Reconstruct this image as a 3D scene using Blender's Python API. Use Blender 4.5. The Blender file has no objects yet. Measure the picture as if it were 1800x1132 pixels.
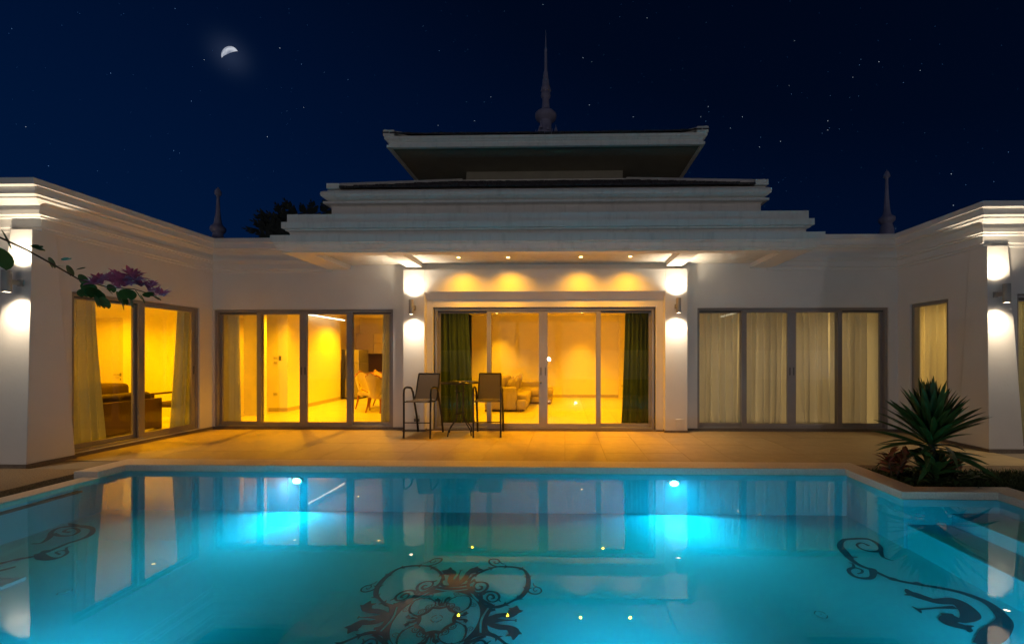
import bpy, math, random
from mathutils import Vector, Matrix, Euler
random.seed(7)
R = math.radians
sc = bpy.context.scene
COL = sc.collection

# ------------------------------------------------------------ camera
cam = bpy.data.cameras.new('camera'); camo = bpy.data.objects.new('camera', cam); COL.objects.link(camo)
camo.location = (0, 0, 1.5); camo.rotation_euler = (R(90), 0, R(1.2))
cam.sensor_width = 36; cam.lens = 36*690/1800
cam.shift_x = (900-978.5)/1800; cam.shift_y = (627-566)/1800
cam.clip_start = .05; cam.clip_end = 3000
sc.camera = camo

# ------------------------------------------------------------ night sky
MOON_DIR = Vector(((404-978.5)/690, 1.0, (627-97)/690)); MOON_DIR.rotate(Euler((0, 0, R(1.2)))); MOON_DIR.normalize()
w = bpy.data.worlds.new('World'); sc.world = w; w.use_nodes = True
nt = w.node_tree; nt.nodes.clear()
def N(nt, t, **k):
    n = nt.nodes.new(t)
    for a, b in k.items(): setattr(n, a, b)
    return n
tc = N(nt, 'ShaderNodeTexCoord'); sep = N(nt, 'ShaderNodeSeparateXYZ')
nt.links.new(tc.outputs['Generated'], sep.inputs[0])
ramp = N(nt, 'ShaderNodeValToRGB')
mz = N(nt, 'ShaderNodeMath', operation='MULTIPLY_ADD'); mz.inputs[1].default_value = 1.0
mx = N(nt, 'ShaderNodeMath', operation='MULTIPLY'); mx.inputs[1].default_value = .34   # the western sky is the paler one
nt.links.new(sep.outputs['X'], mx.inputs[0]); nt.links.new(sep.outputs['Z'], mz.inputs[0]); nt.links.new(mx.outputs[0], mz.inputs[2])
nt.links.new(mz.outputs[0], ramp.inputs[0])
el = ramp.color_ramp.elements
el[0].position = 0; el[0].color = (.0004, .0080, .038, 1)
el[1].position = 1; el[1].color = (.0001, .0013, .0058, 1)
for p, c in ((.18, (.0003, .0062, .031, 1)), (.40, (.0002, .0042, .0215, 1)), (.62, (.0001, .0024, .0115, 1))):
    e = el.new(p); e.color = c
dot = N(nt, 'ShaderNodeVectorMath', operation='DOT_PRODUCT'); dot.inputs[1].default_value = MOON_DIR
nrm = N(nt, 'ShaderNodeVectorMath', operation='NORMALIZE')
nt.links.new(tc.outputs['Generated'], nrm.inputs[0]); nt.links.new(nrm.outputs[0], dot.inputs[0])
pw = N(nt, 'ShaderNodeMath', operation='POWER'); pw.inputs[1].default_value = 3600.0
mxd = N(nt, 'ShaderNodeMath', operation='MAXIMUM'); mxd.inputs[1].default_value = 0
nt.links.new(dot.outputs['Value'], mxd.inputs[0]); nt.links.new(mxd.outputs[0], pw.inputs[0])
halo = N(nt, 'ShaderNodeMixRGB', blend_type='ADD'); halo.inputs['Color2'].default_value = (.013, .018, .030, 1)
nt.links.new(pw.outputs[0], halo.inputs['Fac']); nt.links.new(ramp.outputs[0], halo.inputs['Color1'])
bg = N(nt, 'ShaderNodeBackground'); bg.inputs['Strength'].default_value = 1.0
nt.links.new(halo.outputs[0], bg.inputs[0])
wo = N(nt, 'ShaderNodeOutputWorld'); nt.links.new(bg.outputs[0], wo.inputs[0])

sun = bpy.data.lights.new('moonlight', 'SUN'); sun.energy = .012; sun.angle = R(.5); sun.color = (.8, .88, 1)
so = bpy.data.objects.new('moonlight', sun); COL.objects.link(so)
so.rotation_euler = (-MOON_DIR).to_track_quat('-Z', 'Y').to_euler(); so.location = (-6, 10, 12)

sc.view_settings.view_transform = 'Standard'; sc.view_settings.look = 'None'
sc.view_settings.exposure = 0; sc.view_settings.gamma = 1
sc.view_settings.use_curve_mapping = False
sc.render.engine = 'CYCLES'
cy = sc.cycles
cy.use_denoising = True; cy.max_bounces = 9; cy.diffuse_bounces = 6; cy.glossy_bounces = 4
cy.transmission_bounces = 6; cy.transparent_max_bounces = 24; cy.caustics_reflective = False; cy.caustics_refractive = False
cy.sample_clamp_indirect = 6; cy.use_light_tree = True

# ------------------------------------------------------------ lamp strengths
K_SCONCE = 78.0; K_SOFFIT = 95.0; K_POOL = 150.0; K_LIVING = 2100.0; K_DINING = 2700.0; K_LOUNGE = 1650.0; K_BED = 290.0; K_GARDEN = 560.0
ORANGE = (1, .42, .0); WARM = (1, .80, .56); CYAN = (.02, .67, 1.0)

# ------------------------------------------------------------ materials
def mat(name, base, rough=.6, var=.0, scale=8, bump=0, bscale=40, metal=0, spec=.5, stain=None, stretch=(1, 1, 1), second=None, trans=0):
    m = bpy.data.materials.new(name); m.use_nodes = True; nt = m.node_tree; b = nt.nodes['Principled BSDF']
    b.inputs['Base Color'].default_value = (*base, 1); b.inputs['Roughness'].default_value = rough
    b.inputs['Metallic'].default_value = metal; b.inputs['Specular IOR Level'].default_value = spec
    tc = N(nt, 'ShaderNodeTexCoord'); mp = N(nt, 'ShaderNodeMapping'); mp.inputs['Scale'].default_value = stretch
    nt.links.new(tc.outputs['Object'], mp.inputs[0])
    last = None
    if var or second:
        no = N(nt, 'ShaderNodeTexNoise'); no.inputs['Scale'].default_value = scale; no.inputs['Detail'].default_value = 6; no.inputs['Roughness'].default_value = .6
        nt.links.new(mp.outputs[0], no.inputs[0])
        r = N(nt, 'ShaderNodeValToRGB'); nt.links.new(no.outputs['Fac'], r.inputs[0])
        a = second or tuple(c*(1-var) for c in base)
        r.color_ramp.elements[0].position = .36; r.color_ramp.elements[0].color = (*a, 1)
        r.color_ramp.elements[1].position = .64; r.color_ramp.elements[1].color = (*base, 1)
        last = r.outputs[0]; nt.links.new(last, b.inputs['Base Color'])
    if stain:   # run-down weather marks: a stretched noise with its own shape
        mp2 = N(nt, 'ShaderNodeMapping'); mp2.inputs['Scale'].default_value = (5, 5, .7)
        nt.links.new(tc.outputs['Object'], mp2.inputs[0])
        n2 = N(nt, 'ShaderNodeTexNoise'); n2.inputs['Scale'].default_value = 1.6; n2.inputs['Detail'].default_value = 8; n2.inputs['Roughness'].default_value = .7
        nt.links.new(mp2.outputs[0], n2.inputs[0])
        r2 = N(nt, 'ShaderNodeValToRGB'); r2.color_ramp.elements[0].position = .5; r2.color_ramp.elements[0].color = (0, 0, 0, 1)
        r2.color_ramp.elements[1].position = .8; r2.color_ramp.elements[1].color = (.75, .75, .75, 1)
        nt.links.new(n2.outputs['Fac'], r2.inputs[0])
        mx = N(nt, 'ShaderNodeMixRGB'); mx.inputs['Color2'].default_value = (*stain, 1)
        nt.links.new(r2.outputs[0], mx.inputs['Fac'])
        if last: nt.links.new(last, mx.inputs['Color1'])
        else: mx.inputs['Color1'].default_value = (*base, 1)
        nt.links.new(mx.outputs[0], b.inputs['Base Color'])
    if bump:
        bn = N(nt, 'ShaderNodeTexNoise'); bn.inputs['Scale'].default_value = bscale; bn.inputs['Detail'].default_value = 4
        nt.links.new(mp.outputs[0], bn.inputs[0])
        bp = N(nt, 'ShaderNodeBump'); bp.inputs['Strength'].default_value = bump; bp.inputs['Distance'].default_value = .01
        nt.links.new(bn.outputs['Fac'], bp.inputs['Height']); nt.links.new(bp.outputs[0], b.inputs['Normal'])
    if trans:
        out = nt.nodes['Material Output']
        t = N(nt, 'ShaderNodeBsdfTranslucent'); mixs = N(nt, 'ShaderNodeMixShader'); mixs.inputs[0].default_value = trans
        if last: nt.links.new(last, t.inputs[0])
        else: t.inputs[0].default_value = (*base, 1)
        nt.links.new(b.outputs[0], mixs.inputs[1]); nt.links.new(t.outputs[0], mixs.inputs[2]); nt.links.new(mixs.outputs[0], out.inputs[0])
    return m
def emit(name, col, s, sample=True):
    m = bpy.data.materials.new(name); m.use_nodes = True; nt = m.node_tree; nt.nodes.clear()
    e = N(nt, 'ShaderNodeEmission'); e.inputs[0].default_value = (*col, 1); e.inputs[1].default_value = s
    o = N(nt, 'ShaderNodeOutputMaterial'); nt.links.new(e.outputs[0], o.inputs[0])
    if not sample: m.cycles.emission_sampling = 'NONE'
    return m
def glassy(name, tint, ior, rough=0.0, bump=0, bscale=3, wave=False):
    m = bpy.data.materials.new(name); m.use_nodes = True; nt = m.node_tree; nt.nodes.clear()
    t = N(nt, 'ShaderNodeBsdfTransparent'); t.inputs[0].default_value = (*tint, 1)
    g = N(nt, 'ShaderNodeBsdfGlossy'); g.inputs['Roughness'].default_value = rough
    f = N(nt, 'ShaderNodeFresnel')
    gm = N(nt, 'ShaderNodeNewGeometry'); mr = N(nt, 'ShaderNodeMapRange')      # same Fresnel from either side of a thin pane
    mr.inputs['To Min'].default_value = ior; mr.inputs['To Max'].default_value = 1/ior
    nt.links.new(gm.outputs['Backfacing'], mr.inputs[0]); nt.links.new(mr.outputs[0], f.inputs[0])
    mx = N(nt, 'ShaderNodeMixShader'); o = N(nt, 'ShaderNodeOutputMaterial')
    nt.links.new(f.outputs[0], mx.inputs[0]); nt.links.new(t.outputs[0], mx.inputs[1]); nt.links.new(g.outputs[0], mx.inputs[2]); nt.links.new(mx.outputs[0], o.inputs[0])
    if bump:
        tc = N(nt, 'ShaderNodeTexCoord'); n = N(nt, 'ShaderNodeTexNoise'); n.inputs['Scale'].default_value = bscale; n.inputs['Detail'].default_value = 3
        nt.links.new(tc.outputs['Object'], n.inputs[0])
        bp = N(nt, 'ShaderNodeBump'); bp.inputs['Strength'].default_value = bump; bp.inputs['Distance'].default_value = .02
        nt.links.new(n.outputs['Fac'], bp.inputs['Height']); nt.links.new(bp.outputs[0], g.inputs['Normal'])
    return m
def sheer(name, base, clear, transl=.6, weave=60):
    m = bpy.data.materials.new(name); m.use_nodes = True; nt = m.node_tree; nt.nodes.clear()
    d = N(nt, 'ShaderNodeBsdfDiffuse'); d.inputs[0].default_value = (*base, 1)
    l = N(nt, 'ShaderNodeBsdfTranslucent'); l.inputs[0].default_value = (*base, 1)
    t = N(nt, 'ShaderNodeBsdfTransparent')
    a = N(nt, 'ShaderNodeMixShader'); a.inputs[0].default_value = transl
    b = N(nt, 'ShaderNodeMixShader'); o = N(nt, 'ShaderNodeOutputMaterial')
    tc = N(nt, 'ShaderNodeTexCoord'); n = N(nt, 'ShaderNodeTexNoise'); n.inputs['Scale'].default_value = weave; n.inputs['Detail'].default_value = 2
    mm = N(nt, 'ShaderNodeMapRange'); mm.inputs['From Min'].default_value = .3; mm.inputs['From Max'].default_value = .7
    mm.inputs['To Min'].default_value = clear*.4; mm.inputs['To Max'].default_value = clear*1.6
    nt.links.new(tc.outputs['Object'], n.inputs[0]); nt.links.new(n.outputs['Fac'], mm.inputs[0]); nt.links.new(mm.outputs[0], b.inputs[0])
    nt.links.new(d.outputs[0], a.inputs[1]); nt.links.new(l.outputs[0], a.inputs[2])
    nt.links.new(a.outputs[0], b.inputs[1]); nt.links.new(t.outputs[0], b.inputs[2]); nt.links.new(b.outputs[0], o.inputs[0])
    return m
M = dict(
 plaster=mat('white_plaster', (.76, .74, .70), .75, .05, 1.3, .12, 22),
 trim=mat('weathered_trim', (.74, .73, .68), .7, .07, 1.1, .10, 30, stain=(.46, .46, .42)),
 clean=mat('clean_trim', (.75, .735, .70), .7, .03, 1.5),
 shaded_eaves=mat('eaves_shade_colour', (.30, .285, .22), .8, .1, 3),  # eaves shade put into the base colour of upper soffit and tower wall
 soffit=mat('soffit_paint', (.78, .76, .71), .7, .03, 2, .04, 30),
 inner=mat('interior_paint', (.80, .74, .55), .7, .02, 2),
 alu=mat('grey_aluminium', (.30, .275, .26), .38, .05, 6, 0, metal=.25),
 track=mat('dark_track', (.10, .095, .09), .5),
 glass=glassy('pane_glass', (.97, .985, .97), 1.42),
 tglass=glassy('table_glass', (.55, .62, .5), 1.5),
 water=glassy('water', (.16, .95, 1.0), 1.33, .008, .022, 2.2),
 ptile=mat('patio_tile', (.43, .315, .155), .46, .14, 5, .05, 60),
 itile=mat('floor_tile', (.66, .60, .50), .22, .06, 3, .0),
 grout=mat('grout', (.22, .18, .14), .8),
 stone=mat('coping_stone', (.68, .58, .48), .6, .18, 55, .12, 90),
 granite=mat('granite_plinth', (.20, .155, .11), .55, .45, 60, .1, 70),
 gravel=mat('washed_gravel', (.29, .205, .12), .85, .55, 75, .8, 85),
 soil=mat('soil', (.035, .025, .018), .95, .4, 20, .6, 30),
 poolfin=mat('pool_plaster', (.28, .76, .86), .85, .13, 130, .06, 90, spec=.1),
 poolwall=mat('pool_wall', (.22, .58, .68), .7, .07, 4.0, spec=.1),
 mosaic=mat('dark_mosaic', (.03, .05, .07), .9, .3, 30, spec=.05),
 grey=mat('sconce_grey', (.36, .345, .32), .45, metal=.2),
 black=mat('black_steel', (.018, .017, .016), .35, metal=.3),
 mesh=mat('woven_mesh', (.06, .046, .038), .8, .2, 140, .3, 160),
 wood=mat('dark_wood', (.09, .035, .012), .4, .4, 6, 0, stretch=(1, 1, .2)),
 redwood=mat('carved_wood', (.26, .085, .02), .35, .3, 8),
 cream=mat('cream_upholstery', (.46, .38, .25), .8, .05, 20),
 sofa=mat('beige_sofa_fabric', (.31, .25, .17), .9, .08, 60, .1, 120),
 brown=mat('brown_sofa_fabric', (.045, .022, .012), .85, .15, 40, .1, 90),
 cab=mat('cabinet_white', (.62, .54, .44), .35),
 dark=mat('dark_backsplash', (.10, .055, .025), .3),
 fridge=mat('fridge_steel', (.25, .23, .18), .3, metal=.5),
 door=mat('white_door', (.60, .52, .36), .5),
 skirting=mat('skirting_tile', (.42, .36, .28), .4),
 shingle=mat('roof_shingle', (.050, .046, .050), .8, .5, 14, .5, 40),
 spire=mat('spire_paint', (.33, .33, .46), .7, .15, 6),
 leaf=mat('dracaena_leaf', (.045, .10, .022), .42, .35, 9),
 croton=mat('croton_leaf', (.26, .045, .03), .5, .6, 14, second=(.13, .09, .015)),
 herb=mat('ground_cover', (.05, .10, .02), .6, .5, 9),
 grass=mat('grass_blade', (.045, .085, .02), .7, .4, 4),
 palm=mat('palm_leaf', (.020, .028, .014), .6),
 bark=mat('bark', (.08, .06, .04), .9, .3, 12, .4, 30),
 bleaf=mat('orchid_tree_leaf', (.035, .11, .022), .5, .3, 20, trans=.3),
 petal=mat('violet_petal', (.62, .15, .32), .6, .3, 30, trans=.35),
 pot=mat('clay_pot', (.25, .10, .05), .8, .2, 10),
 plastic=mat('white_plastic', (.62, .58, .50), .4),
 plasticd=mat('grey_plastic', (.12, .12, .12), .4),
 brass=mat('brass', (.5, .3, .1), .35, metal=.8),
 curt_cream=sheer('cream_curtain', (.52, .55, .47), .05, .14, 30),
 curt_sheer=sheer('sheer_curtain', (.70, .67, .60), .10, .45, 90),
 curt_green=sheer('green_curtain', (.050, .080, .030), .0, .40, 30),
 led=emit('led_strip_glow', (1, .86, .6), 4.5),
 lampglow=emit('warm_lamp_glow', WARM, 22, False),
 oglow=emit('orange_lamp_glow', (1, .62, .16), 26, False),
 poolglow=emit('pool_lamp_glow', (.55, .95, 1), 30, False),
 moon=None, star_a=emit('star_blue', (.25, .5, 1), .6, False), star_b=emit('star_white', (.75, .85, 1), .7, False),
 star_c=emit('star_faint', (.08, .22, .6), .45, False),
)
vm = bpy.data.materials.new('pool_water_body'); vm.use_nodes = True; nt = vm.node_tree; nt.nodes.clear()
vs_ = N(nt, 'ShaderNodeVolumeScatter'); vs_.inputs['Color'].default_value = (.03, .80, 1, 1); vs_.inputs['Density'].default_value = .16; vs_.inputs['Anisotropy'].default_value = .35
vo = N(nt, 'ShaderNodeOutputMaterial'); nt.links.new(vs_.outputs[0], vo.inputs['Volume']); M['waterbody'] = vm
# ------------------------------------------------------------ mesh helpers
class MB:
    def __init__(s): s.v = []; s.f = []; s.tf = None
    def add(s, vs, fs):
        n = len(s.v)
        s.v += [tuple(s.tf(*p)) if s.tf else tuple(p) for p in vs]; s.f += [tuple(n+i for i in f) for f in fs]; return s
    def box(s, x0, x1, y0, y1, z0, z1):
        return s.add([(x0,y0,z0),(x1,y0,z0),(x1,y1,z0),(x0,y1,z0),(x0,y0,z1),(x1,y0,z1),(x1,y1,z1),(x0,y1,z1)],
                     [(0,3,2,1),(4,5,6,7),(0,1,5,4),(1,2,6,5),(2,3,7,6),(3,0,4,7)])
    def frustum(s, b, z0, t, z1):      # b, t = (x0,x1,y0,y1)
        return s.add([(b[0],b[2],z0),(b[1],b[2],z0),(b[1],b[3],z0),(b[0],b[3],z0),(t[0],t[2],z1),(t[1],t[2],z1),(t[1],t[3],z1),(t[0],t[3],z1)],
                     [(0,3,2,1),(4,5,6,7),(0,1,5,4),(1,2,6,5),(2,3,7,6),(3,0,4,7)])
    def prism(s, poly, z0, z1):
        n = len(poly)
        return s.add([(x,y,z0) for x,y in poly]+[(x,y,z1) for x,y in poly],
                     [tuple(range(n-1,-1,-1)), tuple(range(n,2*n))]+[(i,(i+1)%n,n+(i+1)%n,n+i) for i in range(n)])
    def extr_x(s, poly, x0, x1):       # poly in (y,z)
        n = len(poly)
        return s.add([(x0,y,z) for y,z in poly]+[(x1,y,z) for y,z in poly],
                     [tuple(range(n)), tuple(range(2*n-1,n-1,-1))]+[(i,n+i,n+(i+1)%n,(i+1)%n) for i in range(n)])
    def lathe(s, prof, c=(0,0,0), n=16, cap=True):
        vs = []; fs = []
        for r, z in prof:
            for k in range(n):
                a = 2*math.pi*k/n; vs.append((c[0]+r*math.cos(a), c[1]+r*math.sin(a), c[2]+z))
        for i in range(len(prof)-1):
            for k in range(n): fs.append((i*n+k, i*n+(k+1)%n, (i+1)*n+(k+1)%n, (i+1)*n+k))
        if cap: fs += [tuple(range(n-1,-1,-1)), tuple((len(prof)-1)*n+k for k in range(n))]
        return s.add(vs, fs)
    def tube(s, pts, r, n=8, flat=1.0):
        pts = [Vector(p) for p in pts]; vs = []; fs = []
        up = None
        for i, p in enumerate(pts):
            t = (pts[min(i+1,len(pts)-1)]-pts[max(i-1,0)]).normalized()
            if up is None:
                up = Vector((0,0,1)) if abs(t.z) < .9 else Vector((1,0,0))
            a = t.cross(up).normalized(); b = a.cross(t).normalized(); up = b
            rr = r[i] if isinstance(r, (list,tuple)) else r
            for k in range(n):
                an = 2*math.pi*k/n; vs.append(tuple(p+a*math.cos(an)*rr+b*math.sin(an)*rr*flat))
        m = len(pts)
        for i in range(m-1):
            for k in range(n): fs.append((i*n+k, i*n+(k+1)%n, (i+1)*n+(k+1)%n, (i+1)*n+k))
        fs += [tuple(range(n-1,-1,-1)), tuple((m-1)*n+k for k in range(n))]
        return s.add(vs, fs)
    def sweep(s, prof, path, closed=False):   # prof = [(out, z)], out is to the right of the path direction
        P = [Vector(p) for p in path]; n = len(P); mit = []
        for i in range(n):
            ds = []
            if i > 0 or closed: ds.append((P[i]-P[i-1]).normalized())
            if i < n-1 or closed: ds.append((P[(i+1) % n]-P[i]).normalized())
            ns = [Vector((d.y, -d.x)) for d in ds]
            if len(ns) == 1: mit.append(ns[0])
            else:
                m = (ns[0]+ns[1]).normalized(); mit.append(m/max(.2, m.dot(ns[0])))
        k = len(prof); vs = [(P[i].x+mit[i].x*o, P[i].y+mit[i].y*o, z) for i in range(n) for o, z in prof]
        fs = []
        for i in range(n if closed else n-1):
            j = (i+1) % n
            for a in range(k-1): fs.append((i*k+a, j*k+a, j*k+a+1, i*k+a+1))
            fs.append((i*k+k-1, j*k+k-1, j*k, i*k))
        if not closed: fs += [tuple(range(k)), tuple((n-1)*k+a for a in range(k-1, -1, -1))]
        return s.add(vs, fs)
    def build(s, name, m, parent=None, bevel=0, smooth=False, seg=2, sub=0, world=None):
        me = bpy.data.meshes.new(name)
        off = Vector(world) if world is not None else (parent.get('_w') and Vector(parent['_w']) if parent is not None else None)
        vs = s.v if off is None else [(a-off[0], b-off[1], c-off[2]) for a, b, c in s.v]
        me.from_pydata(vs, [], s.f); me.update()
        if isinstance(m, str): m = M[m]
        me.materials.append(m)
        o = bpy.data.objects.new(name, me); COL.objects.link(o)
        if parent is not None:
            o.parent = parent
            if parent.get('_w'): o['_w'] = list(parent['_w'])
        elif world is not None:
            o.location = world; o['_w'] = list(world)
        if smooth:
            me.polygons.foreach_set('use_smooth', [True]*len(me.polygons))
        import bmesh as _b
        bm = _b.new(); bm.from_mesh(me); _b.ops.recalc_face_normals(bm, faces=bm.faces); bm.to_mesh(me); bm.free()
        if bevel:
            b = o.modifiers.new('bevel', 'BEVEL'); b.width = bevel; b.segments = seg; b.limit_method = 'ANGLE'
        if sub:
            b = o.modifiers.new('sub', 'SUBSURF'); b.levels = sub; b.render_levels = sub
        if smooth or bevel:
            e = o.modifiers.new('split', 'EDGE_SPLIT'); e.split_angle = R(40)
            if bevel and not smooth: o.modifiers.remove(e)
        return o
def tag(o, label=None, cat=None, group=None, kind=None):
    if label: o['label'] = label
    if cat: o['category'] = cat
    if group: o['group'] = group
    if kind: o['kind'] = kind
    return o
def thing(name, label, cat, loc=(0,0,0), group=None):
    o = bpy.data.objects.new(name, None); COL.objects.link(o); o.location = loc; o['_w'] = list(loc)
    o.empty_display_size = .1
    return tag(o, label, cat, group)
def kids(o): return list(o.children)
def copy_tree(o, parent=None):
    c = o.copy(); COL.objects.link(c); c.parent = parent
    for ch in kids(o): copy_tree(ch, c)
    return c
def dup(o, loc, rz=0, label=None):
    c = copy_tree(o); c.location = loc; c.rotation_euler = (0, 0, rz)
    if label: c['label'] = label
    return c
def light(kind, parent, loc, energy, color, size=.05, aim=None, spot=None, blend=.5, shape=None, sy=None):
    l = bpy.data.lights.new('bulb', kind); l.energy = energy; l.color = color
    if kind == 'AREA':
        l.size = size
        if shape: l.shape = shape; l.size_y = sy
    else: l.shadow_soft_size = size
    if kind == 'SPOT': l.spot_size = R(spot); l.spot_blend = blend
    o = bpy.data.objects.new('bulb', l); COL.objects.link(o)
    o.location = Vector(loc)-(Vector(parent['_w']) if parent is not None and parent.get('_w') else Vector((0,0,0)))
    o.parent = parent
    if aim is not None: o.rotation_euler = Vector(aim).to_track_quat('-Z', 'Y').to_euler()
    return o
def wall_rects(u0, u1, z0, z1, holes):     # the wall minus its openings, as rectangles
    us = sorted({u0, u1, *[h[0] for h in holes], *[h[1] for h in holes]})
    out = []
    for a, b in zip(us, us[1:]):
        zs = z0
        for h in sorted([h for h in holes if h[0] <= a and h[1] >= b], key=lambda h: h[2]):
            if h[2] > zs: out.append((a, b, zs, h[2]))
            zs = h[3]
        if zs < z1: out.append((a, b, zs, z1))
    return out
# ============================================================ SETTING
def struct(name, mb, m, **k): return tag(mb.build(name, m, **k), kind='structure')
XL, XR, YB = -7.33, 6.68, 8.02           # inner faces of the two wings, face of the back wall
ZW = -.02                                # water level
ZF = -.54                                # pool floor as it lies under the water
# ground sheets
g = MB(); g.box(-60, -12.6, -40, 60, -.9, -.12); g.box(12.6, 60, -40, 60, -.9, -.12); g.box(-12.6, 12.6, 16.5, 60, -.9, -.12); g.box(-12.6, 12.6, -40, -6.4, -.9, -.12)
struct('ground', g, 'soil')
# sub-base of the patio with the paving laid on it
g = MB(); g.prism([(-6.22, 5.17), (-6.22, 5.43), (3.86, 5.43), (3.86, 5.2), (12.5, 5.2), (12.5, 8.2), (-7.5, 8.2), (-7.5, 5.12)], -.5, -.012)
patio = struct('patio', g, 'grout')
tme = None
tiles = []
def lay(xs, ys, z, th, parent, m, keep, name='tile', gap=.004, mesh={}):
    n = 0
    for x in range(xs[2]):
        for y in range(ys[2]):
            cx = xs[0]+(x+.5)*xs[1]; cyy = ys[0]+(y+.5)*ys[1]
            if not keep(cx, cyy): continue
            key = (xs[1], ys[1], m)
            if key not in mesh:
                b = MB(); b.box(-xs[1]/2+gap/2, xs[1]/2-gap/2, -ys[1]/2+gap/2, ys[1]/2-gap/2, -th, 0)
                o = b.build(name, m, parent); mesh[key] = o.data
            else:
                o = bpy.data.objects.new(name, mesh[key]); COL.objects.link(o); o.parent = parent
            o.location = (cx, cyy, z+random.uniform(-.0008, .0008)); n += 1
    return n
nP = lay((-7.32, .61, 24), (5.535, .61, 4), 0, .012, patio, 'ptile', lambda x, y: -7.3 < x < 7.0)
lay((7.32, .61, 2), (5.535, .61, 2), 0, .012, patio, 'ptile', lambda x, y: True)
# border course along the pool
b = MB(); b.box(-6.22, 3.86, 5.435, 5.53, -.012, .002); b.box(3.86, 12.4, 5.205, 5.30, -.012, .002); b.box(3.86, 12.4, 5.303, 5.53, -.012, -.001)
b.build('border_strip', 'gravel', patio)
# gravel deck left of the pool, in front of the left wing
g = MB(); g.prism([(-12.5, -6.3), (-6.30, -6.3), (-6.30, 5.10), (-7.3, 5.12), (-12.5, 5.12)], -.5, 0)
struct('gravel_deck', g, 'gravel')
g = MB(); g.box(-6.30, -6.17, -6.3, 4.80, -.5, -.18); g.box(-6.17, -6.05, -6.3, 4.80, -.2, -.18); struct('overflow_channel', g, 'soil')
g = MB(); g.box(-6.05, 4.9, -6.3, 1.2, -.5, .0); struct('near_deck', g, 'gravel')
# pool basin
g = MB()
g.prism([(-6.12, 1.5), (3.65, 1.5), (3.65, 5.13), (-6.12, 5.13)], ZF-.2, ZF)
pf = struct('pool_floor', g, 'poolfin')
g = MB(); g.box(-6.12, 3.62, 5.12, 5.16, ZF, -.036); g.box(-6.16, -6.12, 1.5, 5.12, ZF, -.07); g.box(3.62, 3.66, 4.27, 5.12, ZF, -.02)
g.box(-6.16, 4.62, 1.46, 1.5, ZF, -.02); g.box(3.66, 4.62, 4.27, 4.31, -.6, -.02); g.box(4.62, 4.66, 1.46, 4.31, -.6, -.02)
struct('pool_wall', g, 'poolwall')
g = MB(); g.box(3.65, 4.12, 1.5, 4.27, ZF-.1, -.29); g.box(4.12, 4.62, 1.5, 4.27, ZF-.1, -.17)
struct('pool_steps', g, 'poolfin', bevel=.008)
# coping
def coping(z0, z1, polys, name='pool_coping'):
    g = MB()
    for p in polys: g.prism(p, z0, z1)
    return g
g = MB(); g.prism([(-6.17, 4.80), (-5.86, 4.80), (-5.86, 5.12), (3.60, 5.12), (3.60, 4.27), (4.60, 4.27), (4.60, -6.3), (4.9, -6.3), (4.9, 4.45), (3.88, 4.45), (3.88, 5.43), (-6.17, 5.43)], -.035, .06)
struct('pool_coping', g, 'stone', bevel=.008)
g = MB(); g.box(-6.05, -5.82, 1.2, 4.797, -.07, -.008); struct('overflow_lip', g, 'stone', bevel=.004)
g = MB(); g.box(-5.82, 4.6, 1.2, 1.5, -.2, .06); struct('near_coping', g, 'stone', bevel=.008)
# water sheet
g = MB(); g.add([(-5.825, 1.49, ZW), (4.61, 1.49, ZW), (4.61, 4.28, ZW), (3.61, 4.28, ZW), (3.61, 5.13, ZW), (-5.865, 5.13, ZW), (-5.865, 4.8, ZW), (-5.825, 4.8, ZW)], [tuple(range(8))])
struct('water', g, 'water')

g = MB(); g.prism([(-6.119, 1.502), (4.618, 1.502), (4.618, 4.268), (3.618, 4.268), (3.618, 5.118), (-6.119, 5.118)], ZF+.0005, ZW-.004)
tag(g.build('water_body', 'waterbody'), kind='stuff')
# ---------------- rooms behind the glass
def room(nm, X0, X1, Y0, Y1, Zt=3.0, walls='LRB', base=True):
    f = MB(); f.box(X0, X1, Y0, Y1, -.3, .018); fo = struct(nm+'_floor', f, 'grout')
    c = MB(); c.box(X0-.1, X1+.1, Y0, Y1+.1, Zt, Zt+.12); struct(nm+'_ceiling', c, 'inner')
    wl = MB()
    if 'L' in walls: wl.box(X0-.1, X0, Y0, Y1+.1, .0, Zt)
    if 'R' in walls: wl.box(X1, X1+.1, Y0, Y1+.1, .0, Zt)
    if 'B' in walls: wl.box(X0, X1, Y1, Y1+.1, .0, Zt)
    struct(nm+'_wall', wl, 'inner')
    return fo
fl = room('living_room', -3.39, 2.50, 8.23, 14.20)
lay((-3.39, .655, 9), (8.23, .663, 9), .03, .012, fl, 'itile', lambda x, y: True)
s = MB(); s.box(-3.387, -.39, 14.185, 14.198, .03, .13); s.box(-.387, 1.92, 14.183, 14.198, .03, .13); s.box(1.923, 2.497, 14.18, 14.198, .03, .13); s.box(-3.388, -3.375, 8.3, 14.18, .03, .13); s.box(2.485, 2.498, 8.3, 14.18, .03, .13)
struct('living_room_skirting', s, 'skirting')
c = MB(); c.box(1.92, 2.499, 14.10, 14.199, .031, 2.999); struct('living_room_pier_wall', c, 'inner')
fl = room('dining_room', -8.02, -3.49, 8.23, 15.2, walls='R')
lay((-8.02, .655, 7), (8.23, .663, 10), .03, .012, fl, 'itile', lambda x, y: x < -3.8)
wl = MB(); wl.box(-8.12, -8.02, 8.23, 9.95, 0, 3.0)
wl.box(-9.1, -8.02, 9.85, 9.95, 0, 2.999); wl.box(-9.2, -9.1, 9.85, 11.1, 0, 3.0); wl.box(-9.1, -7.95, 11.0, 11.1, 0, 3.0)
wl.prism([(-7.945, 10.38), (-7.44, 10.38), (-7.73, 13.37), (-8.02, 13.37), (-8.02, 10.38)], 0, 3.0)
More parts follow.
